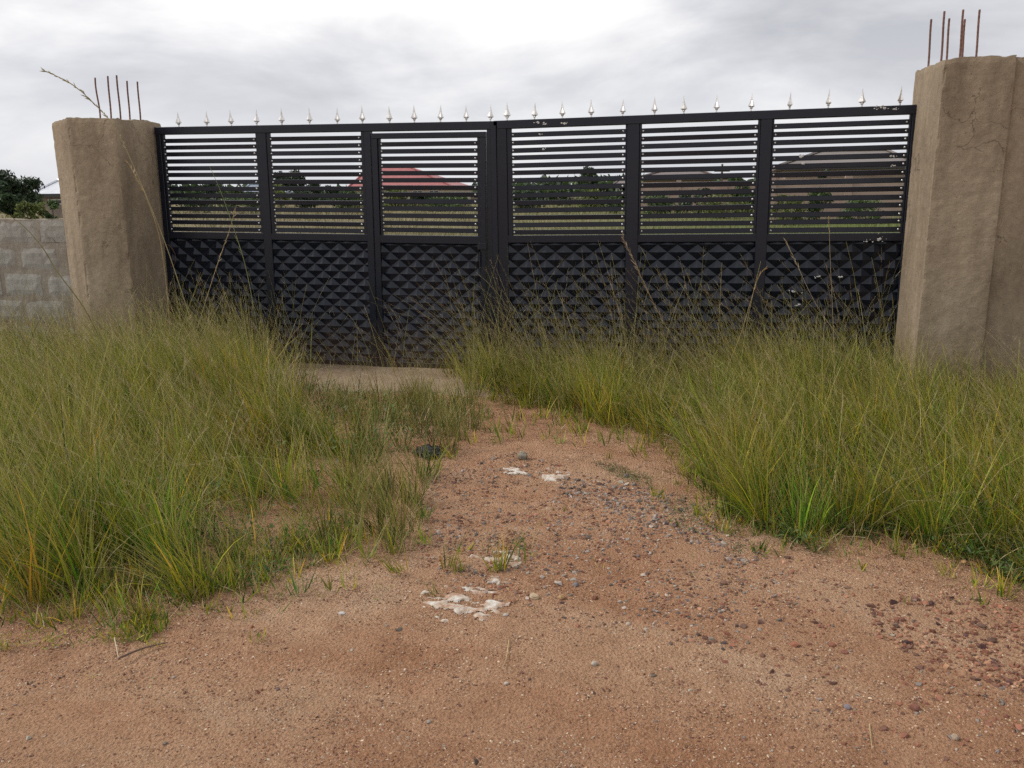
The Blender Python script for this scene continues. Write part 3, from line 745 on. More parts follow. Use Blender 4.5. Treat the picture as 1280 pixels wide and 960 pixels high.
tussocks(E_, P, (30*rng.uniform(.1, 1.6, len(P))).astype(int), rng.uniform(.22, .45, len(P)), np.full(len(P), .05), .12, straw=.22, stems=.25, green=[(.11, .14, .03), (.16, .17, .04), (.07, .11, .03)])
P = scatter(gpoly([(600, 520), (700, 530), (860, 570), (850, 585), (700, 560), (600, 560)]), .15)
tussocks(E_, P, (16*rng.uniform(.2, 1.6, len(P))).astype(int), rng.uniform(.08, .24, len(P)), np.full(len(P), .05), .1, straw=.35, stems=.15)
# flattened short turf on the track edge
P = scatter(gpoly([(0, 795), (60, 790), (150, 775), (205, 770), (200, 800), (140, 808), (60, 812), (0, 812)]), .045)
tussocks(E_, P, (10*rng.uniform(0, 1.6, len(P))).astype(int), rng.uniform(.03, .08, len(P)), np.full(len(P), .02), .05, straw=.3, stems=0, wid=.7)
P = scatter(gpoly([(135, 800), (170, 775), (205, 772), (210, 790), (160, 808)]), .03)
tussocks(E_, P, np.full(len(P), 9), rng.uniform(.05, .11, len(P)), np.full(len(P), .02), .05, straw=.15, stems=0, wid=.7)
P = scatter(gpoly([(440, 700), (900, 600), (1280, 740), (1280, 800), (700, 780), (300, 800), (200, 770)]), .22)
tussocks(E_, P, (5*rng.uniform(0, 1.5, len(P))).astype(int), rng.uniform(.02, .07, len(P)), np.full(len(P), .02), .05, straw=.6, stems=0, wid=.6)
# the verges fray out into trampled grass, runners and dead bits
for line, sgn in ((LB, 1), (RB, 1)):
    pts_ = np.array(line); seg_ = rng.integers(0, len(pts_)-1, 520); f_ = rng.random((520, 1))
    q = pts_[seg_]*(1-f_)+pts_[seg_+1]*f_+rng.normal(0, .13, (520, 2))
    n_ = len(q); tussocks(E_, q, rng.integers(3, 22, n_), rng.uniform(.04, .24, n_)*rng.uniform(.5, 1, n_), np.full(n_, .04), .1, straw=.35, stems=.12, seeds=False)
    q2 = q[:300]+rng.normal(0, .12, (300, 2))
    tussocks(E_, q2, rng.integers(1, 5, 300), rng.uniform(.06, .22, 300), np.full(300, .05), .9, straw=1.0, stems=0)
E_.build('short_tufts', M_GRASS, kind='stuff', label='short grass tufts dotted over the bare red earth', cat='grass')

# broad-leaved ground cover under the grass edges
G_ = Acc()
def herbs(poly, spacing, n_leaf, size, hmax, cols):
    P = scatter(poly, spacing); P = P[fbm(P[:, 0]*2.5, P[:, 1]*2.5, 21, 2) > -.12]
    idx = np.repeat(np.arange(len(P)), n_leaf); m_ = len(idx)
    if not m_: return
    a = rng.uniform(0, 2*PI, m_); r = rng.uniform(0, spacing*.9, m_); x = P[idx, 0]+np.cos(a)*r; y = P[idx, 1]+np.sin(a)*r
    base = np.stack([x, y, terr(x, y)+rng.uniform(0, hmax, m_)], -1)
    c = pal(m_, cols)
    V, Fa, cc, _ = ribbons(base, rng.uniform(.5, 1.3, m_)*size, rng.uniform(0, 2*PI, m_), rng.uniform(.6, 1.5, m_), rng.uniform(0, .8, m_), rng.uniform(.4, .8, m_)*size, 2, c, c*1.1)
    G_.add(V, Fa, cc)
HERB = [(.06, .105, .022), (.075, .13, .028), (.10, .14, .03), (.045, .075, .018)]
herbs(gpoly([(870, 600), (900, 640), (960, 670), (1010, 690), (1100, 668), (1200, 700), (1280, 740), (1280, 690), (1100, 620), (950, 600)]), .07, 42, .028, .06, HERB)
herbs(gpoly([(0, 750), (120, 750), (300, 740), (430, 690), (430, 620), (300, 650), (0, 700)]), .09, 22, .026, .06, HERB)
herbs(gpoly([(430, 490), (600, 490), (640, 520), (560, 540), (420, 530)]), .08, 20, .02, .03, HERB)
herbs(gpoly([(740, 580), (770, 583), (850, 612), (840, 622), (770, 600)]), .04, 22, .012, .02, HERB+[(.12, .11, .06)])
herbs(gpoly([(890, 670), (960, 690), (900, 700), (840, 650), (830, 625), (870, 630)]), .05, 16, .012, .02, HERB+[(.12, .11, .06)])
herbs([(-5.5, -4.2), (-2.0, -4.0), (-1.7, -2.2), (-3.4, -.8), (-5.5, -.9)], .16, 16, .035, .22, HERB+[(.09, .12, .03)])
herbs([(0, -2.2), (.4, -3.2), (2.0, -3.3), (2.4, -.8), (-1.8, -.6), (-1.0, -1.2)], .16, 16, .035, .20, HERB+[(.09, .12, .03)])
herbs(gpoly([(620, 450), (1110, 460), (1110, 520), (860, 540), (620, 500)]), .14, 22, .03, .12, HERB)
G_.build('creeping_weeds', M_LEAF, kind='stuff', label='low broad-leaved weeds creeping out from under the grass', cat='weeds')

# ------------------------------------------------------------------ single long stalks
def stalk(pts, r, label, heads=(), col=(.30, .25, .12), head_col=(.36, .29, .17)):
    mt = simple('stalk_'+str(len(bpy.data.materials)), col, .7, 0, .25, 9)
    base = pts[0]; root = empty('grass_stalk', base, label=label, cat='grass stalk', group='long single stalks rising above the verge')
    O = Vector(base); P_ = [Vector(p)-O for p in pts]
    # smooth the drawn line
    Q = []
    for i in range(len(P_)-1):
        p0, p1, p2, p3 = P_[max(i-1, 0)], P_[i], P_[i+1], P_[min(i+2, len(P_)-1)]
        for k in range(6):
            t = k/6; Q.append(.5*((2*p1)+(p2-p0)*t+(2*p0-5*p1+4*p2-p3)*t*t+(3*p1-p0-3*p2+p3)*t**3))
    Q.append(P_[-1]); n_ = len(Q)
    MB().tube(Q, [r*(1-.6*i/n_) for i in range(n_)], 5).build('stem', mt, root)
    for (i0_, i1_, dens, ln) in heads:
        mb = MB(); r_ = random.Random(n_)
        for j in range(dens):
            f_ = (i0_+(i1_-i0_)*j/dens)*(n_-1); a = int(f_); b = min(a+1, n_-1); p = Q[a].lerp(Q[b], f_-a)
            d = (Q[b]-Q[max(a-1, 0)]).normalized(); sd_ = Vector((r_.uniform(-1, 1), r_.uniform(-1, 1), r_.uniform(-.8, .5)))*.45
            e_ = p+(d+sd_).normalized()*ln*r_.uniform(.5, 1.1); s_ = d.cross(Vector((0, 1, 0))).normalized()*r*.8
            mb.poly([p-s_, p+s_, p.lerp(e_, .5)+s_*1.3, e_, p.lerp(e_, .5)-s_*1.3], [(0, 1, 2, 3, 4)])
        mb.build('seed_head', mt, root)
def wl_(lst, Y): return [at(u, v, Y if not isinstance(Y, (list, tuple)) else Y[0]+(Y[1]-Y[0])*i/(len(lst)-1)) for i, (u, v) in enumerate(lst)]
def grounded(lst, Y):
    p = wl_(lst, Y); return p
stalk(grounded([(262, 470), (232, 380), (205, 300), (170, 215), (145, 162), (120, 132), (88, 104), (52, 87)], (-1.2, -1.3)), .0042, 'long straw stalk arching left over the top of the shorter pillar', [(.62, .99, 46, .055), (.50, .60, 10, .05)])
stalk(grounded([(215, 470), (210, 380), (200, 300), (184, 250), (176, 232), (158, 200)], (-1.0, -1.1)), .003, 'bent straw stalk crossing the gate side of the shorter pillar', [(.7, .99, 12, .05)], (.42, .32, .15))
stalk(grounded([(150, 480), (128, 430), (105, 385), (72, 340), (52, 308), (24, 278), (-6, 262)], (-2.0, -2.1)), .006, 'thick olive stalk leaning left across the block wall', [], (.19, .16, .06))
stalk(grounded([(238, 440), (256, 380), (272, 330), (286, 290), (294, 262)], (-.9, -.9)), .0034, 'straw stalk with brown joints leaning right in front of the left louvres', [(.5, .72, 12, .04), (.88, .99, 8, .05)], (.40, .31, .17))
stalk(grounded([(328, 460), (318, 390), (306, 330), (292, 285), (276, 240), (262, 208)], (-.8, -.8)), .0040, 'green stalk leaning left in front of the left louvres', [(.45, .55, 6, .05)], (.20, .22, .09))
stalk(grounded([(1044, 520), (1042, 420), (1038, 330), (1036, 270)], (-1.4, -1.4)), .0017, 'upright straw stalk in front of the right embossed panel', [(.85, .99, 6, .03)], (.38, .29, .14))
stalk(grounded([(1105, 520), (1060, 440), (1020, 380), (996, 330), (982, 300)], (-1.0, -1.0)), .0019, 'leaning straw stalk with a feathery tip near the taller pillar', [(.7, .99, 16, .045)], (.38, .30, .18))
stalk(grounded([(868, 470), (828, 400), (806, 355), (792, 325), (778, 296)], (-.7, -.7)), .0022, 'brown feathery stalk leaning left between the two right panels', [(.25, .99, 40, .07)], (.26, .19, .11))
stalk(grounded([(900, 480), (925, 420), (946, 352), (956, 336)], (-1.0, -1.0)), .0022, 'orange-brown stalk leaning right below the right louvres', [(.6, .99, 14, .04)], (.40, .26, .12))
stalk([gat(1022, 688, .02), at(1070, 650, -3.2), at(1130, 610, -3.0), at(1208, 556, -2.8)], .0030, 'long pale broken stalk lying across the right verge', [], (.46, .36, .19))
stalk([gat(1082, 672, .03), at(1050, 672, -3.35), gat(1010, 692, .01)], .002, 'short pale broken stalk at the edge of the right verge', [], (.40, .32, .2))
stalk([gat(636, 800, .012), gat(633, 822, .012), gat(627, 836, .01)], .0022, 'short straw lying on the open track', [], (.40, .30, .14))
stalk([gat(143, 797, .05), gat(148, 822, .008)], .0025, 'pale broken straw poking up at the left track edge', [], (.5, .42, .28))
stalk([gat(150, 822, .012), gat(180, 810, .014), gat(210, 803, .014)], .0045, 'dark twig lying on the left track edge', [], (.10, .06, .045))
stalk([gat(976, 818, .012), gat(986, 822, .01), gat(998, 828, .012)], .0018, 'thin dark twig lying on the right of the track', [], (.09, .06, .045))
stalk([gat(1087, 905, .01), gat(1088, 918, .012), gat(1090, 936, .01)], .002, 'straw lying near the bottom of the track', [], (.42, .31, .15))
stalk([gat(570, 640, .02), gat(640, 660, .02), gat(700, 684, .015)], .0025, 'long thin straw lying over the gravel', [], (.30, .2, .13))

# ------------------------------------------------------------------ stones
ico = np.array([(-1, 1.618, 0), (1, 1.618, 0), (-1, -1.618, 0), (1, -1.618, 0), (0, -1, 1.618), (0, 1, 1.618), (0, -1, -1.618), (0, 1, -1.618), (1.618, 0, -1), (1.618, 0, 1), (-1.618, 0, -1), (-1.618, 0, 1)])/1.9
icf = np.array([(0, 11, 5), (0, 5, 1), (0, 1, 7), (0, 7, 10), (0, 10, 11), (1, 5, 9), (5, 11, 4), (11, 10, 2), (10, 7, 6), (7, 1, 8), (3, 9, 4), (3, 4, 2), (3, 2, 6), (3, 6, 8), (3, 8, 9), (4, 9, 5), (2, 4, 11), (6, 2, 10), (8, 6, 7), (9, 8, 1)])
oct_ = np.array([(1, 0, 0), (0, 1, 0), (-1, 0, 0), (0, -1, 0), (0, 0, 1), (0, 0, -1)])*1.0
ocf = np.array([(0, 1, 4), (1, 2, 4), (2, 3, 4), (3, 0, 4), (1, 0, 5), (2, 1, 5), (3, 2, 5), (0, 3, 5)])
def stones(P, size, cols, tmpl=ico, tf=icf, p=None, flat=.65):
    n = len(P); k = len(tmpl)
    s = size[:, None, None]*rng.uniform(.7, 1.3, (n, 1, 3))*np.array([1, 1, flat])
    V = tmpl[None]*(1+rng.uniform(-.48, .35, (n, k, 1)))*s
    a = rng.uniform(0, 2*PI, n); c_, s_ = np.cos(a)[:, None], np.sin(a)[:, None]
    X, Y = V[..., 0]*c_-V[..., 1]*s_, V[..., 0]*s_+V[..., 1]*c_
    Z = V[..., 2]+X*rng.normal(0, .25, (n, 1))
    z0 = terr(P[:, 0], P[:, 1])[:, None]+size[:, None]*.08
    V = np.stack([X+P[:, 0, None], Y+P[:, 1, None], Z+z0], -1).reshape(-1, 3)
    Fa = (tf[None]+(np.arange(n)*k)[:, None, None]).reshape(-1, 3)
    cc = np.repeat(pal(n, cols, p), k, 0)
    return V, Fa, cc
RED = [(.26, .12, .075), (.20, .085, .055), (.33, .18, .11), (.14, .075, .055)]
GREY = [(.19, .155, .135), (.26, .22, .19), (.12, .10, .09), (.34, .29, .24), (.10, .07, .06), (.24, .14, .095)]
def rnd_poly(px, n):
    P = gpoly(px); Q = np.array(P); lo, hi = Q.min(0), Q.max(0); o = np.zeros((0, 2))
    while len(o) < n:
        q = rng.uniform(lo, hi, (n*3, 2)); o = np.concatenate([o, q[in_poly(q[:, 0], q[:, 1], P)]])
    return o[:n]
S1 = Acc()
track = [(-60, 765), (120, 762), (300, 725), (430, 700), (530, 600), (600, 520), (700, 530), (870, 575), (900, 650), (1000, 690), (1100, 670), (1340, 740), (1340, 1020), (-60, 1020)]
heap = [(540, 600), (640, 570), (760, 600), (860, 640), (980, 700), (980, 790), (900, 820), (700, 780), (560, 740), (520, 680)]
ridge = [(700, 600), (780, 600), (860, 625), (900, 665), (960, 700), (930, 715), (860, 680), (780, 650), (700, 620)]
corner = [(1080, 760), (1160, 740), (1290, 760), (1290, 870), (1200, 850), (1100, 800)]
side = [(880, 700), (1140, 690), (1260, 790), (1280, 960), (1100, 960), (900, 830)]
for px_, n_, lo_, hi_, cols in ((heap, 4600, .004, .010, RED+GREY), (heap, 500, .009, .017, RED+GREY), (ridge, 900, .005, .012, GREY), (ridge, 160, .010, .018, GREY), (corner, 1100, .005, .012, RED), (corner, 90, .011, .019, RED+[(.09, .05, .045)]),
                                (side, 1500, .004, .010, RED+GREY[:1]), (side, 110, .009, .016, RED), (track, 3200, .003, .0065, RED+[(.4, .28, .2)]), (track, 230, .006, .011, RED+GREY+GREY)):
    Q = rnd_poly(px_, n_)
    keep = fbm(Q[:, 0]*2.2, Q[:, 1]*2.2, lo_*1e3, 3) > rng.uniform(-.6, .35, len(Q)); Q = Q[keep]
    S1.add(*stones(Q, .86*rng.uniform(lo_, hi_, len(Q))*rng.choice([.8, 1, 1.2], len(Q)), cols))
S1.build('gravel', M_STONE, kind='stuff', label='loose red and grey gravel strewn over the earth', cat='gravel')
S2 = Acc(); Q = rnd_poly(track, 85000); Q = Q[fbm(Q[:, 0]*3, Q[:, 1]*3, 31, 3) > rng.uniform(-.5, .3, len(Q))]
S2.add(*stones(Q, rng.uniform(.0016, .0038, len(Q))*rng.choice([.8, 1, 1.5], len(Q)), [(.33, .18, .11), (.24, .115, .07), (.40, .26, .17), (.16, .085, .06), (.48, .38, .28)], oct_, ocf))
S2.build('earth_crumbs', M_STONE, kind='stuff', label='fine crumbs of red earth over the track', cat='earth crumbs')
def rock(u, v, size, col, label, flat=.7, name='stone', seed=0):
    size *= .85; col = tuple(a*.75+b*.12 for a, b in zip(col, (.4, .22, .13)))
    p = gat(u, v); r_ = np.random.default_rng(seed+int(u))
    n1_, n2_ = 14, 9; V = []
    ang = r_.uniform(0, 6)
    for i in range(n2_+1):
        ph = PI*i/n2_
        for j in range(n1_):
            a = 2*PI*j/n1_; d = np.array([math.sin(ph)*math.cos(a), math.sin(ph)*math.sin(a), math.cos(ph)])
            rr = 1+.32*float(fbm(d[0]*1.6+seed, d[1]*1.6, d[2]*1.6+u, 3))+.10*float(vnoise(d[0]*6, d[1]*6, d[2]*6+u))
            V.append(d*rr*size*np.array([1, .8, flat]))
    i0 = np.arange((n2_+1)*n1_).reshape(n2_+1, n1_)
    Fa = np.stack([i0[:-1], i0[1:], np.roll(i0, -1, 1)[1:], np.roll(i0, -1, 1)[:-1]], -1).reshape(-1, 4)
    V = np.array(V)
    o = link(name, npmesh(name, V, Fa, np.tile(np.array(col), (len(V), 1))), M_STONE, loc=(p.x, p.y, float(terr(p.x, p.y))+size*flat*.45), label=label, cat='stone', group='stones lying on the earth')
    o.rotation_euler.z = ang
rock(653, 578, .046, (.22, .22, .18), 'mossy grey stone sitting on pale crumbled plaster', .75)
rock(668, 748, .024, (.50, .40, .27), 'pale buff stone right of the large white plaster patch', .7)
rock(702, 747, .017, (.46, .30, .15), 'ochre stone beside the pale buff one', .7)
rock(720, 733, .016, (.19, .20, .22), 'blue-grey stone above the ochre stone', .8)
rock(743, 831, .014, (.46, .42, .36), 'small pale grey stone in the middle of the track', .8)
rock(427, 766, .017, (.55, .52, .50), 'white flat stone left of the plaster patches', .4)
rock(245, 743, .019, (.55, .55, .52), 'whitish stone under the left verge grass', .6)
rock(1205, 704, .020, (.46, .28, .13), 'orange-brown stone under the right verge grass', .55)
rock(1128, 776, .015, (.15, .06, .05), 'dark red stone alone on the right of the track', .8)
rock(1143, 891, .020, (.17, .07, .055), 'dark red stone near the bottom right of the track', .6)
rock(1059, 887, .013, (.20, .20, .24), 'blue-grey pebble near the bottom right of the track', .8)
rock(1056, 815, .018, (.20, .08, .06), 'flat dark red stone on the right of the track', .4)
rock(1193, 926, .018, (.34, .27, .20), 'buff stone in the bottom right corner of the track', .6)
rock(1240, 800, .022, (.10, .06, .05), 'dark lumpy clod in the heap at the right edge', .6)
rock(1228, 782, .020, (.11, .07, .06), 'dark brown clod left of the lumpy one at the right edge', .55)
rock(633, 852-0, .010, (.5, .45, .4), 'tiny pale chip in the middle of the track', .6)
rock(783, 597, .020, (.16, .16, .19), 'dark grey stone at the end of the weedy ridge', .7)
rock(905, 730, .02, (.18, .10, .08), 'brown stone among the gravel below the right verge', .6)
rock(930, 785, .02, (.15, .09, .075), 'dark brown clod below the gravel', .6)
rock(632, 770, .013, (.5, .47, .42), 'pale stone just below the plaster patch', .6)

# white crumbled plaster lumps
M_PLAST, _nt, _b = new_mat('white_plaster'); _v = geopos(_nt)
_nt.links.new(ramp_(_nt, noise(_nt, 22, 6, .7, _v, .4), [(.40, (.40, .24, .155)), (.50, (.50, .42, .34)), (.62, (.66, .62, .56))]), _b.inputs['Base Color'])
_b.inputs['Roughness'].default_value = .95; bump(_nt, _b, noise(_nt, 60, 6, .7, _v), .8, .01)
def plaster(u, v, rx, ry, seed, label, th=.05):
    p = gat(u, v); n_ = 80; g = np.linspace(-1, 1, n_); X, Y = np.meshgrid(g, g)
    val = .75*(1-np.hypot(X, Y)**1.5)+1.5*fbm(X*2.6+seed, Y*3.4, seed, 5)-.42
    i0 = np.arange(n_*n_).reshape(n_, n_)
    wx_, wy_ = p.x+X*rx, p.y+Y*ry
    Z = terr(wx_, wy_)+np.clip((val-th)*.035, -.006, .006)+.003*fbm(X*9, Y*9, seed, 3)+.003
    Fa = np.stack([i0[:-1, :-1], i0[:-1, 1:], i0[1:, 1:], i0[1:, :-1]], -1).reshape(-1, 4)
    k = val.ravel()[Fa].mean(1) > th-.05
    V = np.stack([wx_-p.x, wy_-p.y, Z], -1).reshape(-1, 3)
    used = np.unique(Fa[k]); mp_ = np.full(len(V), -1); mp_[used] = np.arange(len(used))
    link('plaster_patch', npmesh('plaster_patch', V[used], mp_[Fa[k]], smooth=True), M_PLAST, loc=(p.x, p.y, 0), label=label, cat='plaster', group='white plaster patches on the earth')
plaster(574, 755, .20, .15, 2.3, 'largest white crumbled plaster patch at the edge of the track')
plaster(618, 702, .14, .11, 5.1, 'white plaster patch behind the thin tufts in the middle', .2)
plaster(645, 590, .15, .10, 9.4, 'pale plaster crust around the mossy grey stone', .3)
plaster(695, 600, .10, .12, 12.2, 'small pale plaster scrap right of the mossy stone', .3)
plaster(620, 727, .06, .04, 14.2, 'smallest white plaster scrap between the two larger patches', .0)

# black plastic bag
def bag():
    p = gat(533, 572); M_BAG = simple('black_plastic', (.012, .012, .015), .28, 0, .3, 20)
    n_ = 40; V = []
    for i in range(n_//2+1):
        ph = PI*i/(n_//2)
        for j in range(n_):
            a = 2*PI*j/n_; d = np.array([math.sin(ph)*math.cos(a), math.sin(ph)*math.sin(a), math.cos(ph)])
            f1 = abs(float(fbm(d[0]*2.4, d[1]*2.4, d[2]*2.4+3, 4)))
            f2 = float(fbm(d[0]*1.1+4, d[1]*1.1, 2.0, 2))
            rr = .66+.6*f2+1.1*f1
            V.append(d*rr*np.array([.125, .09, .026]))
    i0 = np.arange((n_//2+1)*n_).reshape(n_//2+1, n_)
    Fa = np.stack([i0[:-1], i0[1:], np.roll(i0, -1, 1)[1:], np.roll(i0, -1, 1)[:-1]], -1).reshape(-1, 4)
    link('plastic_bag', npmesh('plastic_bag', np.array(V), Fa), M_BAG, loc=(p.x, p.y, float(terr(p.x, p.y))+.02), label='crumpled black plastic bag lying at the edge of the grass', cat='plastic bag')
bag()

# ------------------------------------------------------------------ beyond the gate
def z_at(x, y): return float(terr(x, y))
def tree(u, Y, vtop, wpx, label, cols, n_leaf=2600, name='tree', trunk=True, leaf=.22, vbot=None, seed=0, shape=.75, group='trees beyond the gate', dens=1.0):
    p = at(u, 250, Y); zb = z_at(p.x, Y); zt = at(u, vtop, Y).z; H_ = max(zt-zb, .6)
    dist = math.hypot(p.x, Y+CD); W = wpx/F*dist*.98
    root = empty(name, (p.x, Y, zb), label=label, cat='tree' if name.endswith('tree') else 'bush', group=group)
    r_ = np.random.default_rng(seed+int(u)+int(Y)); rd = random.Random(seed+int(u))
    z0 = H_*(.22 if trunk else .02)
    # clusters of leaves on limbs
    nc = 26 if trunk else 14; cl = []
    for i in range(nc):
        a = r_.uniform(0, 2*PI); rr = math.sqrt(r_.uniform(0, 1)); hz_ = r_.uniform(0, 1)
        env = math.sin(PI*min(max(hz_*shape+.16, 0), 1))**.7
        cl.append((math.cos(a)*rr*W/2*env*.85, math.sin(a)*rr*W/2*env*.85, z0+(H_-z0)*(.12+.80*hz_), W*r_.uniform(.10, .2)*(1 if trunk else 1.2)))
    ii = r_.integers(0, nc, n_leaf); cc_ = np.array(cl)[ii]
    d = r_.normal(0, 1, (n_leaf, 3)); d /= np.linalg.norm(d, axis=1)[:, None]
    pos = cc_[:, :3]+d*(cc_[:, 3:4]*r_.uniform(.25, 1.05, (n_leaf, 1)))*np.array([1, 1, .75]); pos[:, 2] = np.clip(pos[:, 2], .03, H_)
    ax1 = r_.normal(0, 1, (n_leaf, 3)); ax1 /= np.linalg.norm(ax1, axis=1)[:, None]
    ax2 = np.cross(ax1, r_.normal(0, 1, (n_leaf, 3))); ax2 /= np.linalg.norm(ax2, axis=1)[:, None]
    sz = leaf*r_.uniform(.5, 1.2, (n_leaf, 1))
    V = np.stack([pos-ax1*sz, pos+ax2*sz*.45, pos+ax1*sz, pos-ax2*sz*.45], 1).reshape(-1, 3)
    cl_t = r_.uniform(.65, 1.3, nc)[ii][:, None]
    col = np.array(cols)[r_.integers(0, len(cols), n_leaf)]*cl_t*r_.uniform(.75, 1.25, (n_leaf, 1))
    link('crown', npmesh('crown', V, np.arange(n_leaf*4).reshape(-1, 4), np.repeat(col, 4, 0)), M_LEAF, root)
    mb = MB()
    if trunk:
        mb.tube([(0, 0, -.2), (W*.02, 0, H_*.2), (-W*.01, 0, H_*.42), (0, 0, H_*.7)], [H_*.035, H_*.028, H_*.02, H_*.008], 7)
        for c in cl[:9]: mb.tube([(0, 0, H_*.25), (c[0]*.5, c[1]*.5, (H_*.25+c[2])*.55), c[:3]], [H_*.016, H_*.010, H_*.004], 5)
    else:
        for c in cl[:6]: mb.tube([(0, 0, 0), (c[0]*.6, c[1]*.6, c[2]*.6), c[:3]], [.03, .02, .008], 4)
    mb.build('trunk' if trunk else 'stems', M_BARK, root)
DK = [(.035, .06, .028), (.05, .08, .035), (.028, .045, .025)]
MD = [(.06, .10, .035), (.09, .13, .04), (.05, .08, .03)]
YG = [(.13, .17, .045), (.18, .20, .06), (.09, .12, .035)]
tree(14, 27, 214, 64, 'dark round tree above the block wall at the far left', DK, 5200, leaf=.13, seed=1)
tree(-30, 30, 222, 60, 'second dark tree at the far left edge behind the block wall', DK, 3200, leaf=.14, seed=4)
tree(38, 22, 246, 34, 'yellow-green bush beside the dark tree above the block wall', YG, 1800, 'bush', False, .08, seed=2, group='bushes beyond the walls')
tree(64, 19, 248, 26, 'small grey-green bush under the pale roof left of the pillar', MD, 1200, 'bush', False, .07, seed=3, group='bushes beyond the walls')
for i, (u, Y, vt, wp_, lab, cols, nm, tr) in enumerate([
    (225, 85, 240, 40, 'low dark tree just right of the shorter pillar', DK, 'tree', True),
    (268, 88, 230, 34, 'upright dark tree behind the first louvred panel', DK, 'tree', True),
    (292, 84, 236, 40, 'broad green tree right of the upright one in the first panel', MD, 'tree', True),
    (312, 92, 241, 44, 'low dark tree at the right of the first panel', DK, 'tree', True),
    (349, 86, 214, 34, 'tall dark tree at the left of the second panel', DK, 'tree', True),
    (370, 88, 213, 32, 'tall dark tree in the middle of the second panel', DK, 'tree', True),
    (392, 90, 226, 26, 'lower dark tree with sky gaps in the second panel', DK, 'tree', True),
    (352, 70, 229, 38, 'yellow-green bush below the tall trees of the second panel', YG, 'bush', False),
    (417, 84, 233, 30, 'dark bush left of the red-roofed house', DK, 'bush', False),
    (448, 66, 238, 46, 'green bush under the left end of the red roof', MD, 'bush', False),
    (492, 64, 236, 52, 'bright green bush in front of the red-roofed house', YG, 'bush', False),
    (525, 70, 242, 36, 'dark bush in front of the red-roofed house', DK, 'bush', False),
    (573, 80, 246, 50, 'low grey-green bush right of the red-roofed house', MD, 'bush', False),
    (663, 95, 240, 28, 'small tree at the left of the fourth panel', DK, 'tree', True),
    (686, 92, 228, 22, 'squat dark tree in the fourth panel', DK, 'tree', True),
    (700, 80, 238, 46, 'green bush in the middle of the fourth panel', MD, 'bush', False),
    (737, 78, 207, 28, 'tall ragged tree in the fourth panel', DK, 'tree', True),
    (754, 88, 229, 16, 'small tree right of the tall ragged one', DK, 'tree', True),
    (742, 66, 237, 50, 'yellow-green bush below the tall ragged tree', YG, 'bush', False),
    (862, 62, 226, 22, 'green bush in front of the wide brown roof', YG, 'bush', False),
    (905, 60, 224, 30, 'green bush right of the wide brown roof', MD, 'bush', False),
    (870, 50, 236, 60, 'dark hedge bush in the middle of the fifth panel', DK, 'bush', False),
    (925, 55, 221, 24, 'small bushy tree at the right of the fifth panel', MD, 'tree', True),
    (938, 46, 238, 30, 'low green bush at the right of the fifth panel', MD, 'bush', False),
    (975, 44, 222, 34, 'green bush at the left of the last panel', MD, 'bush', False),
    (1003, 42, 224, 30, 'bright green bush in front of the large grey-brown house', YG, 'bush', False),
    (1030, 42, 211, 22, 'taller slender tree in front of the large grey-brown house', DK, 'tree', True),
    (1024, 38, 234, 38, 'low dark bush below the slender tree', MD, 'bush', False),
    (985, 34, 244, 50, 'low yellow-green scrub at the left of the last panel', YG, 'bush', False),
    (240, 60, 243, 60, 'wide dark bush low in the first panel', DK, 'bush', False), (300, 58, 245, 56, 'green bush low at the right of the first panel', MD, 'bush', False),
    (385, 62, 238, 52, 'wide dark bush low in the second panel', DK, 'bush', False), (430, 58, 243, 40, 'green bush low at the right of the second panel', MD, 'bush', False),
    (560, 60, 243, 70, 'wide grey-green bush low at the right of the door louvres', MD, 'bush', False), (660, 62, 241, 54, 'dark bush low at the left of the fourth panel', DK, 'bush', False),
    (770, 56, 240, 46, 'green bush low at the right of the fourth panel', MD, 'bush', False), (820, 44, 240, 50, 'green bush at the left of the fifth panel', MD, 'bush', False),
    (905, 42, 243, 60, 'yellow-green bush low in the fifth panel', YG, 'bush', False), (1075, 36, 247, 60, 'low green scrub at the right of the last panel', MD, 'bush', False)]):
    tree(u, Y, vt, wp_, lab, cols, 1100, nm, tr, .17*Y/60, seed=i*7, group='trees beyond the gate' if tr else 'bushes beyond the walls')
# far tree line closing the horizon
T_ = Acc(); n_ = 26000
x = rng.uniform(-330, 210, n_); y = 150+rng.uniform(0, 40, n_)
hgt = 3.2+2.2*fbm(x*.05, x*0, 44, 4)+1.2*fbm(x*.3, x*0, 45, 2)
z = 1.0+rng.uniform(0, 1, n_)*np.clip(hgt, .8, 8)
ax1 = rng.normal(0, .8, (n_, 3)); ax2 = np.cross(ax1, rng.normal(0, 1, (n_, 3))); ax2 /= np.linalg.norm(ax2, axis=1)[:, None]
pos = np.stack([x, y, z], -1); V = np.stack([pos-ax1*.7, pos+ax2*.6, pos+ax1*.7, pos-ax2*.6], 1).reshape(-1, 3)
T_.add(V, np.arange(n_*4).reshape(-1, 4), np.repeat(pal(n_, DK+MD), 4, 0))
T_.build('far_tree_line', M_LEAF, kind='stuff', label='distant unbroken band of trees on the horizon', cat='trees')

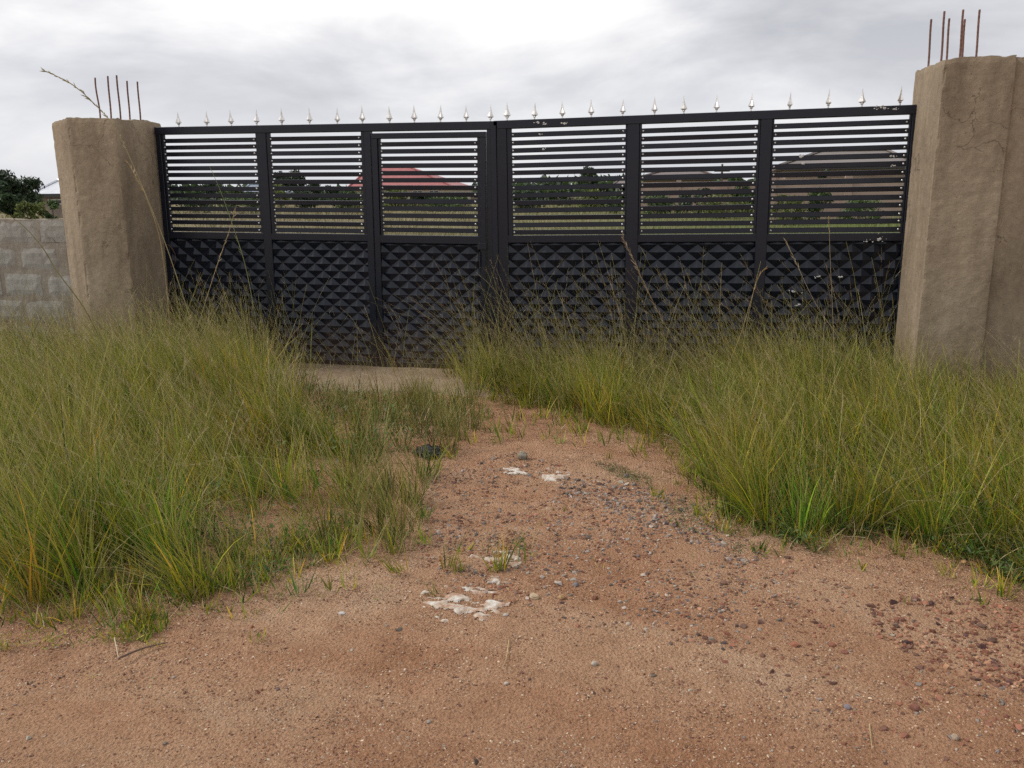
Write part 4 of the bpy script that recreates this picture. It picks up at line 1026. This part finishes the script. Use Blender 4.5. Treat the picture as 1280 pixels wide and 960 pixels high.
# field plants
Fd = Acc(); n_ = 4200
ang = rng.uniform(-.85, .40, n_); dist = 12*np.exp(rng.uniform(0, 1.95, n_)); x = np.sin(ang)*dist; y = np.cos(ang)*dist-CD
sc = dist/14
base = np.stack([x, y, terr(x, y)], -1); idx = np.repeat(np.arange(n_), 6); m_ = len(idx)
base = base[idx]+rng.normal(0, .12, (m_, 3))*np.array([1, 1, 0])*sc[idx][:, None]
gsel = (x[idx]/(np.abs(y[idx])+8)*1.6+.62+rng.normal(0, .25, m_)) > .5
c = np.where(gsel[:, None], pal(m_, [(.13, .16, .045), (.2, .21, .07), (.10, .13, .04)]), pal(m_, [(.20, .165, .09), (.27, .22, .13), (.13, .12, .05), (.10, .12, .035)]))
V, Fa, cc, _ = ribbons(base, rng.uniform(.12, .38, m_)*(.7+.3*sc[idx]), rng.uniform(0, 2*PI, m_), rng.uniform(0, .5, m_), rng.uniform(0, .8, m_), .012*sc[idx], 2, c, c*1.15)
Fd.add(V, Fa, cc); Fd.build('field_grass', M_GRASS, kind='stuff', label='dry and green grass of the open field beyond the gate', cat='grass')

# houses
def roofmat(name, c, rough=.5, metal=0.0): return simple(name, c, rough, metal, .14, 1.5)
M_REDR = roofmat('red_sheet_roof', (.33, .10, .10)); M_BRNR = roofmat('brown_sheet_roof', (.115, .085, .075)); M_GRYR = roofmat('weathered_brown_roof', (.135, .11, .095))
M_PALR = roofmat('pale_zinc_roof', (.62, .64, .68), .35, .3); M_BLUR = roofmat('slate_blue_roof', (.20, .24, .30))
M_WPINK = simple('pink_buff_wall', (.34, .25, .205), .9, 0, .15, .8); M_WCRM = simple('cream_wall', (.50, .44, .36), .9, 0, .1, .8); M_WGRY = simple('grey_brown_wall', (.25, .20, .17), .9, 0, .15, .8)
M_FRAME = simple('white_window_frame', (.6, .6, .6), .5); M_GLASS = simple('dark_window_glass', (.03, .035, .045), .12); M_EAVE = simple('dark_eave', (.035, .032, .035), .7); M_DOOR = simple('brown_door', (.14, .08, .05), .6)
def house(u0, u1, Y, v_eave, v_ridge, ridge0, ridge1, depth, wallm, roofm, label, nwin=3):
    a, b = at(u0, v_eave, Y), at(u1, v_eave, Y); zE = (a.z+b.z)/2; zR = at((u0+u1)/2, v_ridge, Y+depth/2).z
    cx = (a.x+b.x)/2; zb = z_at(cx, Y)-.3; root = empty('house', (cx, Y+depth/2, zb), label=label, cat='house', group='houses beyond the field')
    hw = (b.x-a.x)/2; hd = depth/2; eh = zE-zb; rh = zR-zb; o = .55
    MB().box(-hw+o, hw-o, -hd+o, hd-o, 0, eh+.02).build('wall', wallm, root)
    r0 = at(ridge0, v_ridge, Y+hd).x-cx; r1 = at(ridge1, v_ridge, Y+hd).x-cx
    e4 = [(-hw, -hd, eh), (hw, -hd, eh), (hw, hd, eh), (-hw, hd, eh)]; rg = [(r0, 0, rh), (r1, 0, rh)]
    th = .14; und = [(p[0], p[1], p[2]-th) for p in e4]
    rf = MB().poly(e4+rg+und, [(0, 1, 5, 4), (1, 2, 5), (2, 3, 4, 5), (3, 0, 4), (6, 7, 8, 9), (0, 6, 7, 1), (1, 7, 8, 2), (2, 8, 9, 3), (3, 9, 6, 0)]).build('roof', roofm, root)
    mb = MB()
    for s0, s1 in ((e4[0], rg[0]), (e4[1], rg[1]), (rg[0], rg[1])):
        mb.tube([(s0[0], s0[1], s0[2]+.06), (s1[0], s1[1], s1[2]+.06)], .10, 5)
    mb.build('ridge_cap', roofm, rf)
    fb = MB().box(-hw-.02, hw+.02, -hd-.05, -hd-.005, eh-.22, eh+.03).build('fascia', M_EAVE, root)
    sp_ = 2*(hw-o)/(nwin+1)
    for i in range(nwin):
        x = -hw+o+sp_*(i+1); isdoor = (i == nwin//2 and nwin > 2)
        zz0, zz1, ww = (.3, 2.3, .5) if isdoor else (1.25, 2.35, .65)
        zz1 = min(zz1, eh-.35)
        f_ = MB()
        for q in ((x-ww, x-ww+.09, zz0, zz1), (x+ww-.09, x+ww, zz0, zz1), (x-ww+.09, x+ww-.09, zz1-.09, zz1), (x-ww+.09, x+ww-.09, zz0, zz0+.09), (x-.04, x+.04, zz0+.09, zz1-.09)):
            f_.box(q[0], q[1], -hd+o-.07, -hd+o-.002, q[2], q[3])
        fo = f_.build('door' if isdoor else 'window', M_DOOR if isdoor else M_FRAME, root)
        MB().box(x-ww+.09, x+ww-.09, -hd+o-.03, -hd+o-.004, zz0+.09, zz1-.09).build('pane', M_GLASS, fo)
    return root
house(434, 567, 92, 234.5, 206, 466, 505, 11, M_WCRM, M_REDR, 'bungalow with a red hipped roof seen through the second and third panels', 5)
house(796, 897, 70, 222, 211.5, 838, 868, 12, M_WPINK, M_BRNR, 'low house with a wide brown hipped roof behind the fifth panel', 4)
house(972, 1150, 50, 207, 189, 1026, 1108, 14, M_WPINK, M_GRYR, 'large grey-brown roofed house behind the last panel', 5)
house(37, 122, 46, 242.5, 226, 72, 90, 7, M_WGRY, M_PALR, 'house with a pale metal roof between the dark tree and the shorter pillar', 3)
house(300, 336, 98, 240, 231, 312, 324, 8, M_WCRM, M_BLUR, 'small slate-blue roofed house at the right of the first panel', 2)
house(766, 792, 84, 231, 225, 774, 786, 8, M_WCRM, M_BRNR, 'tiny house at the right edge of the fourth panel', 2)
def cwall(u0, u1, Y, vt, matw, label):
    a, b = at(u0, vt, Y), at(u1, vt, Y); cx = (a.x+b.x)/2; zb = z_at(cx, Y)-.4; h = a.z-zb
    root = empty('compound_wall', (cx, Y, zb), label=label, cat='wall', group='far compound walls')
    W = b.x-a.x; n_ = max(2, int(W/3.2)); 
    for i in range(n_):
        MB().box(-W/2+W*i/n_+.18, -W/2+W*(i+1)/n_-.18, -.09, .09, 0, h-.12).build('wall_panel', matw, root)
    for i in range(n_+1): MB().box(-W/2+W*i/n_-.18, -W/2+W*i/n_+.18, -.16, .16, 0, h).build('pier', matw, root)
cwall(792, 966, 58, 226, M_WPINK, 'pinkish wall in front of the wide brown roof')
cwall(966, 1160, 40, 221, M_WPINK, 'pinkish brown wall in front of the large grey-brown house')
cwall(590, 790, 100, 246, M_WGRY, 'long low grey wall behind the fourth panel')
# utility pole seen between the slats
pp = at(903, 205, 75); zb = z_at(pp.x, 75); rt = empty('utility_pole', (pp.x, 75, zb), label='thin utility pole right of the wide brown roof', cat='pole')
MB().tube([(0, 0, -.2), (0, 0, pp.z-zb)], [.14, .09], 8).build('pole_shaft', M_BARK, rt); MB().box(-.7, .7, -.05, .05, pp.z-zb-.7, pp.z-zb-.58).build('crossarm', M_BARK, rt)
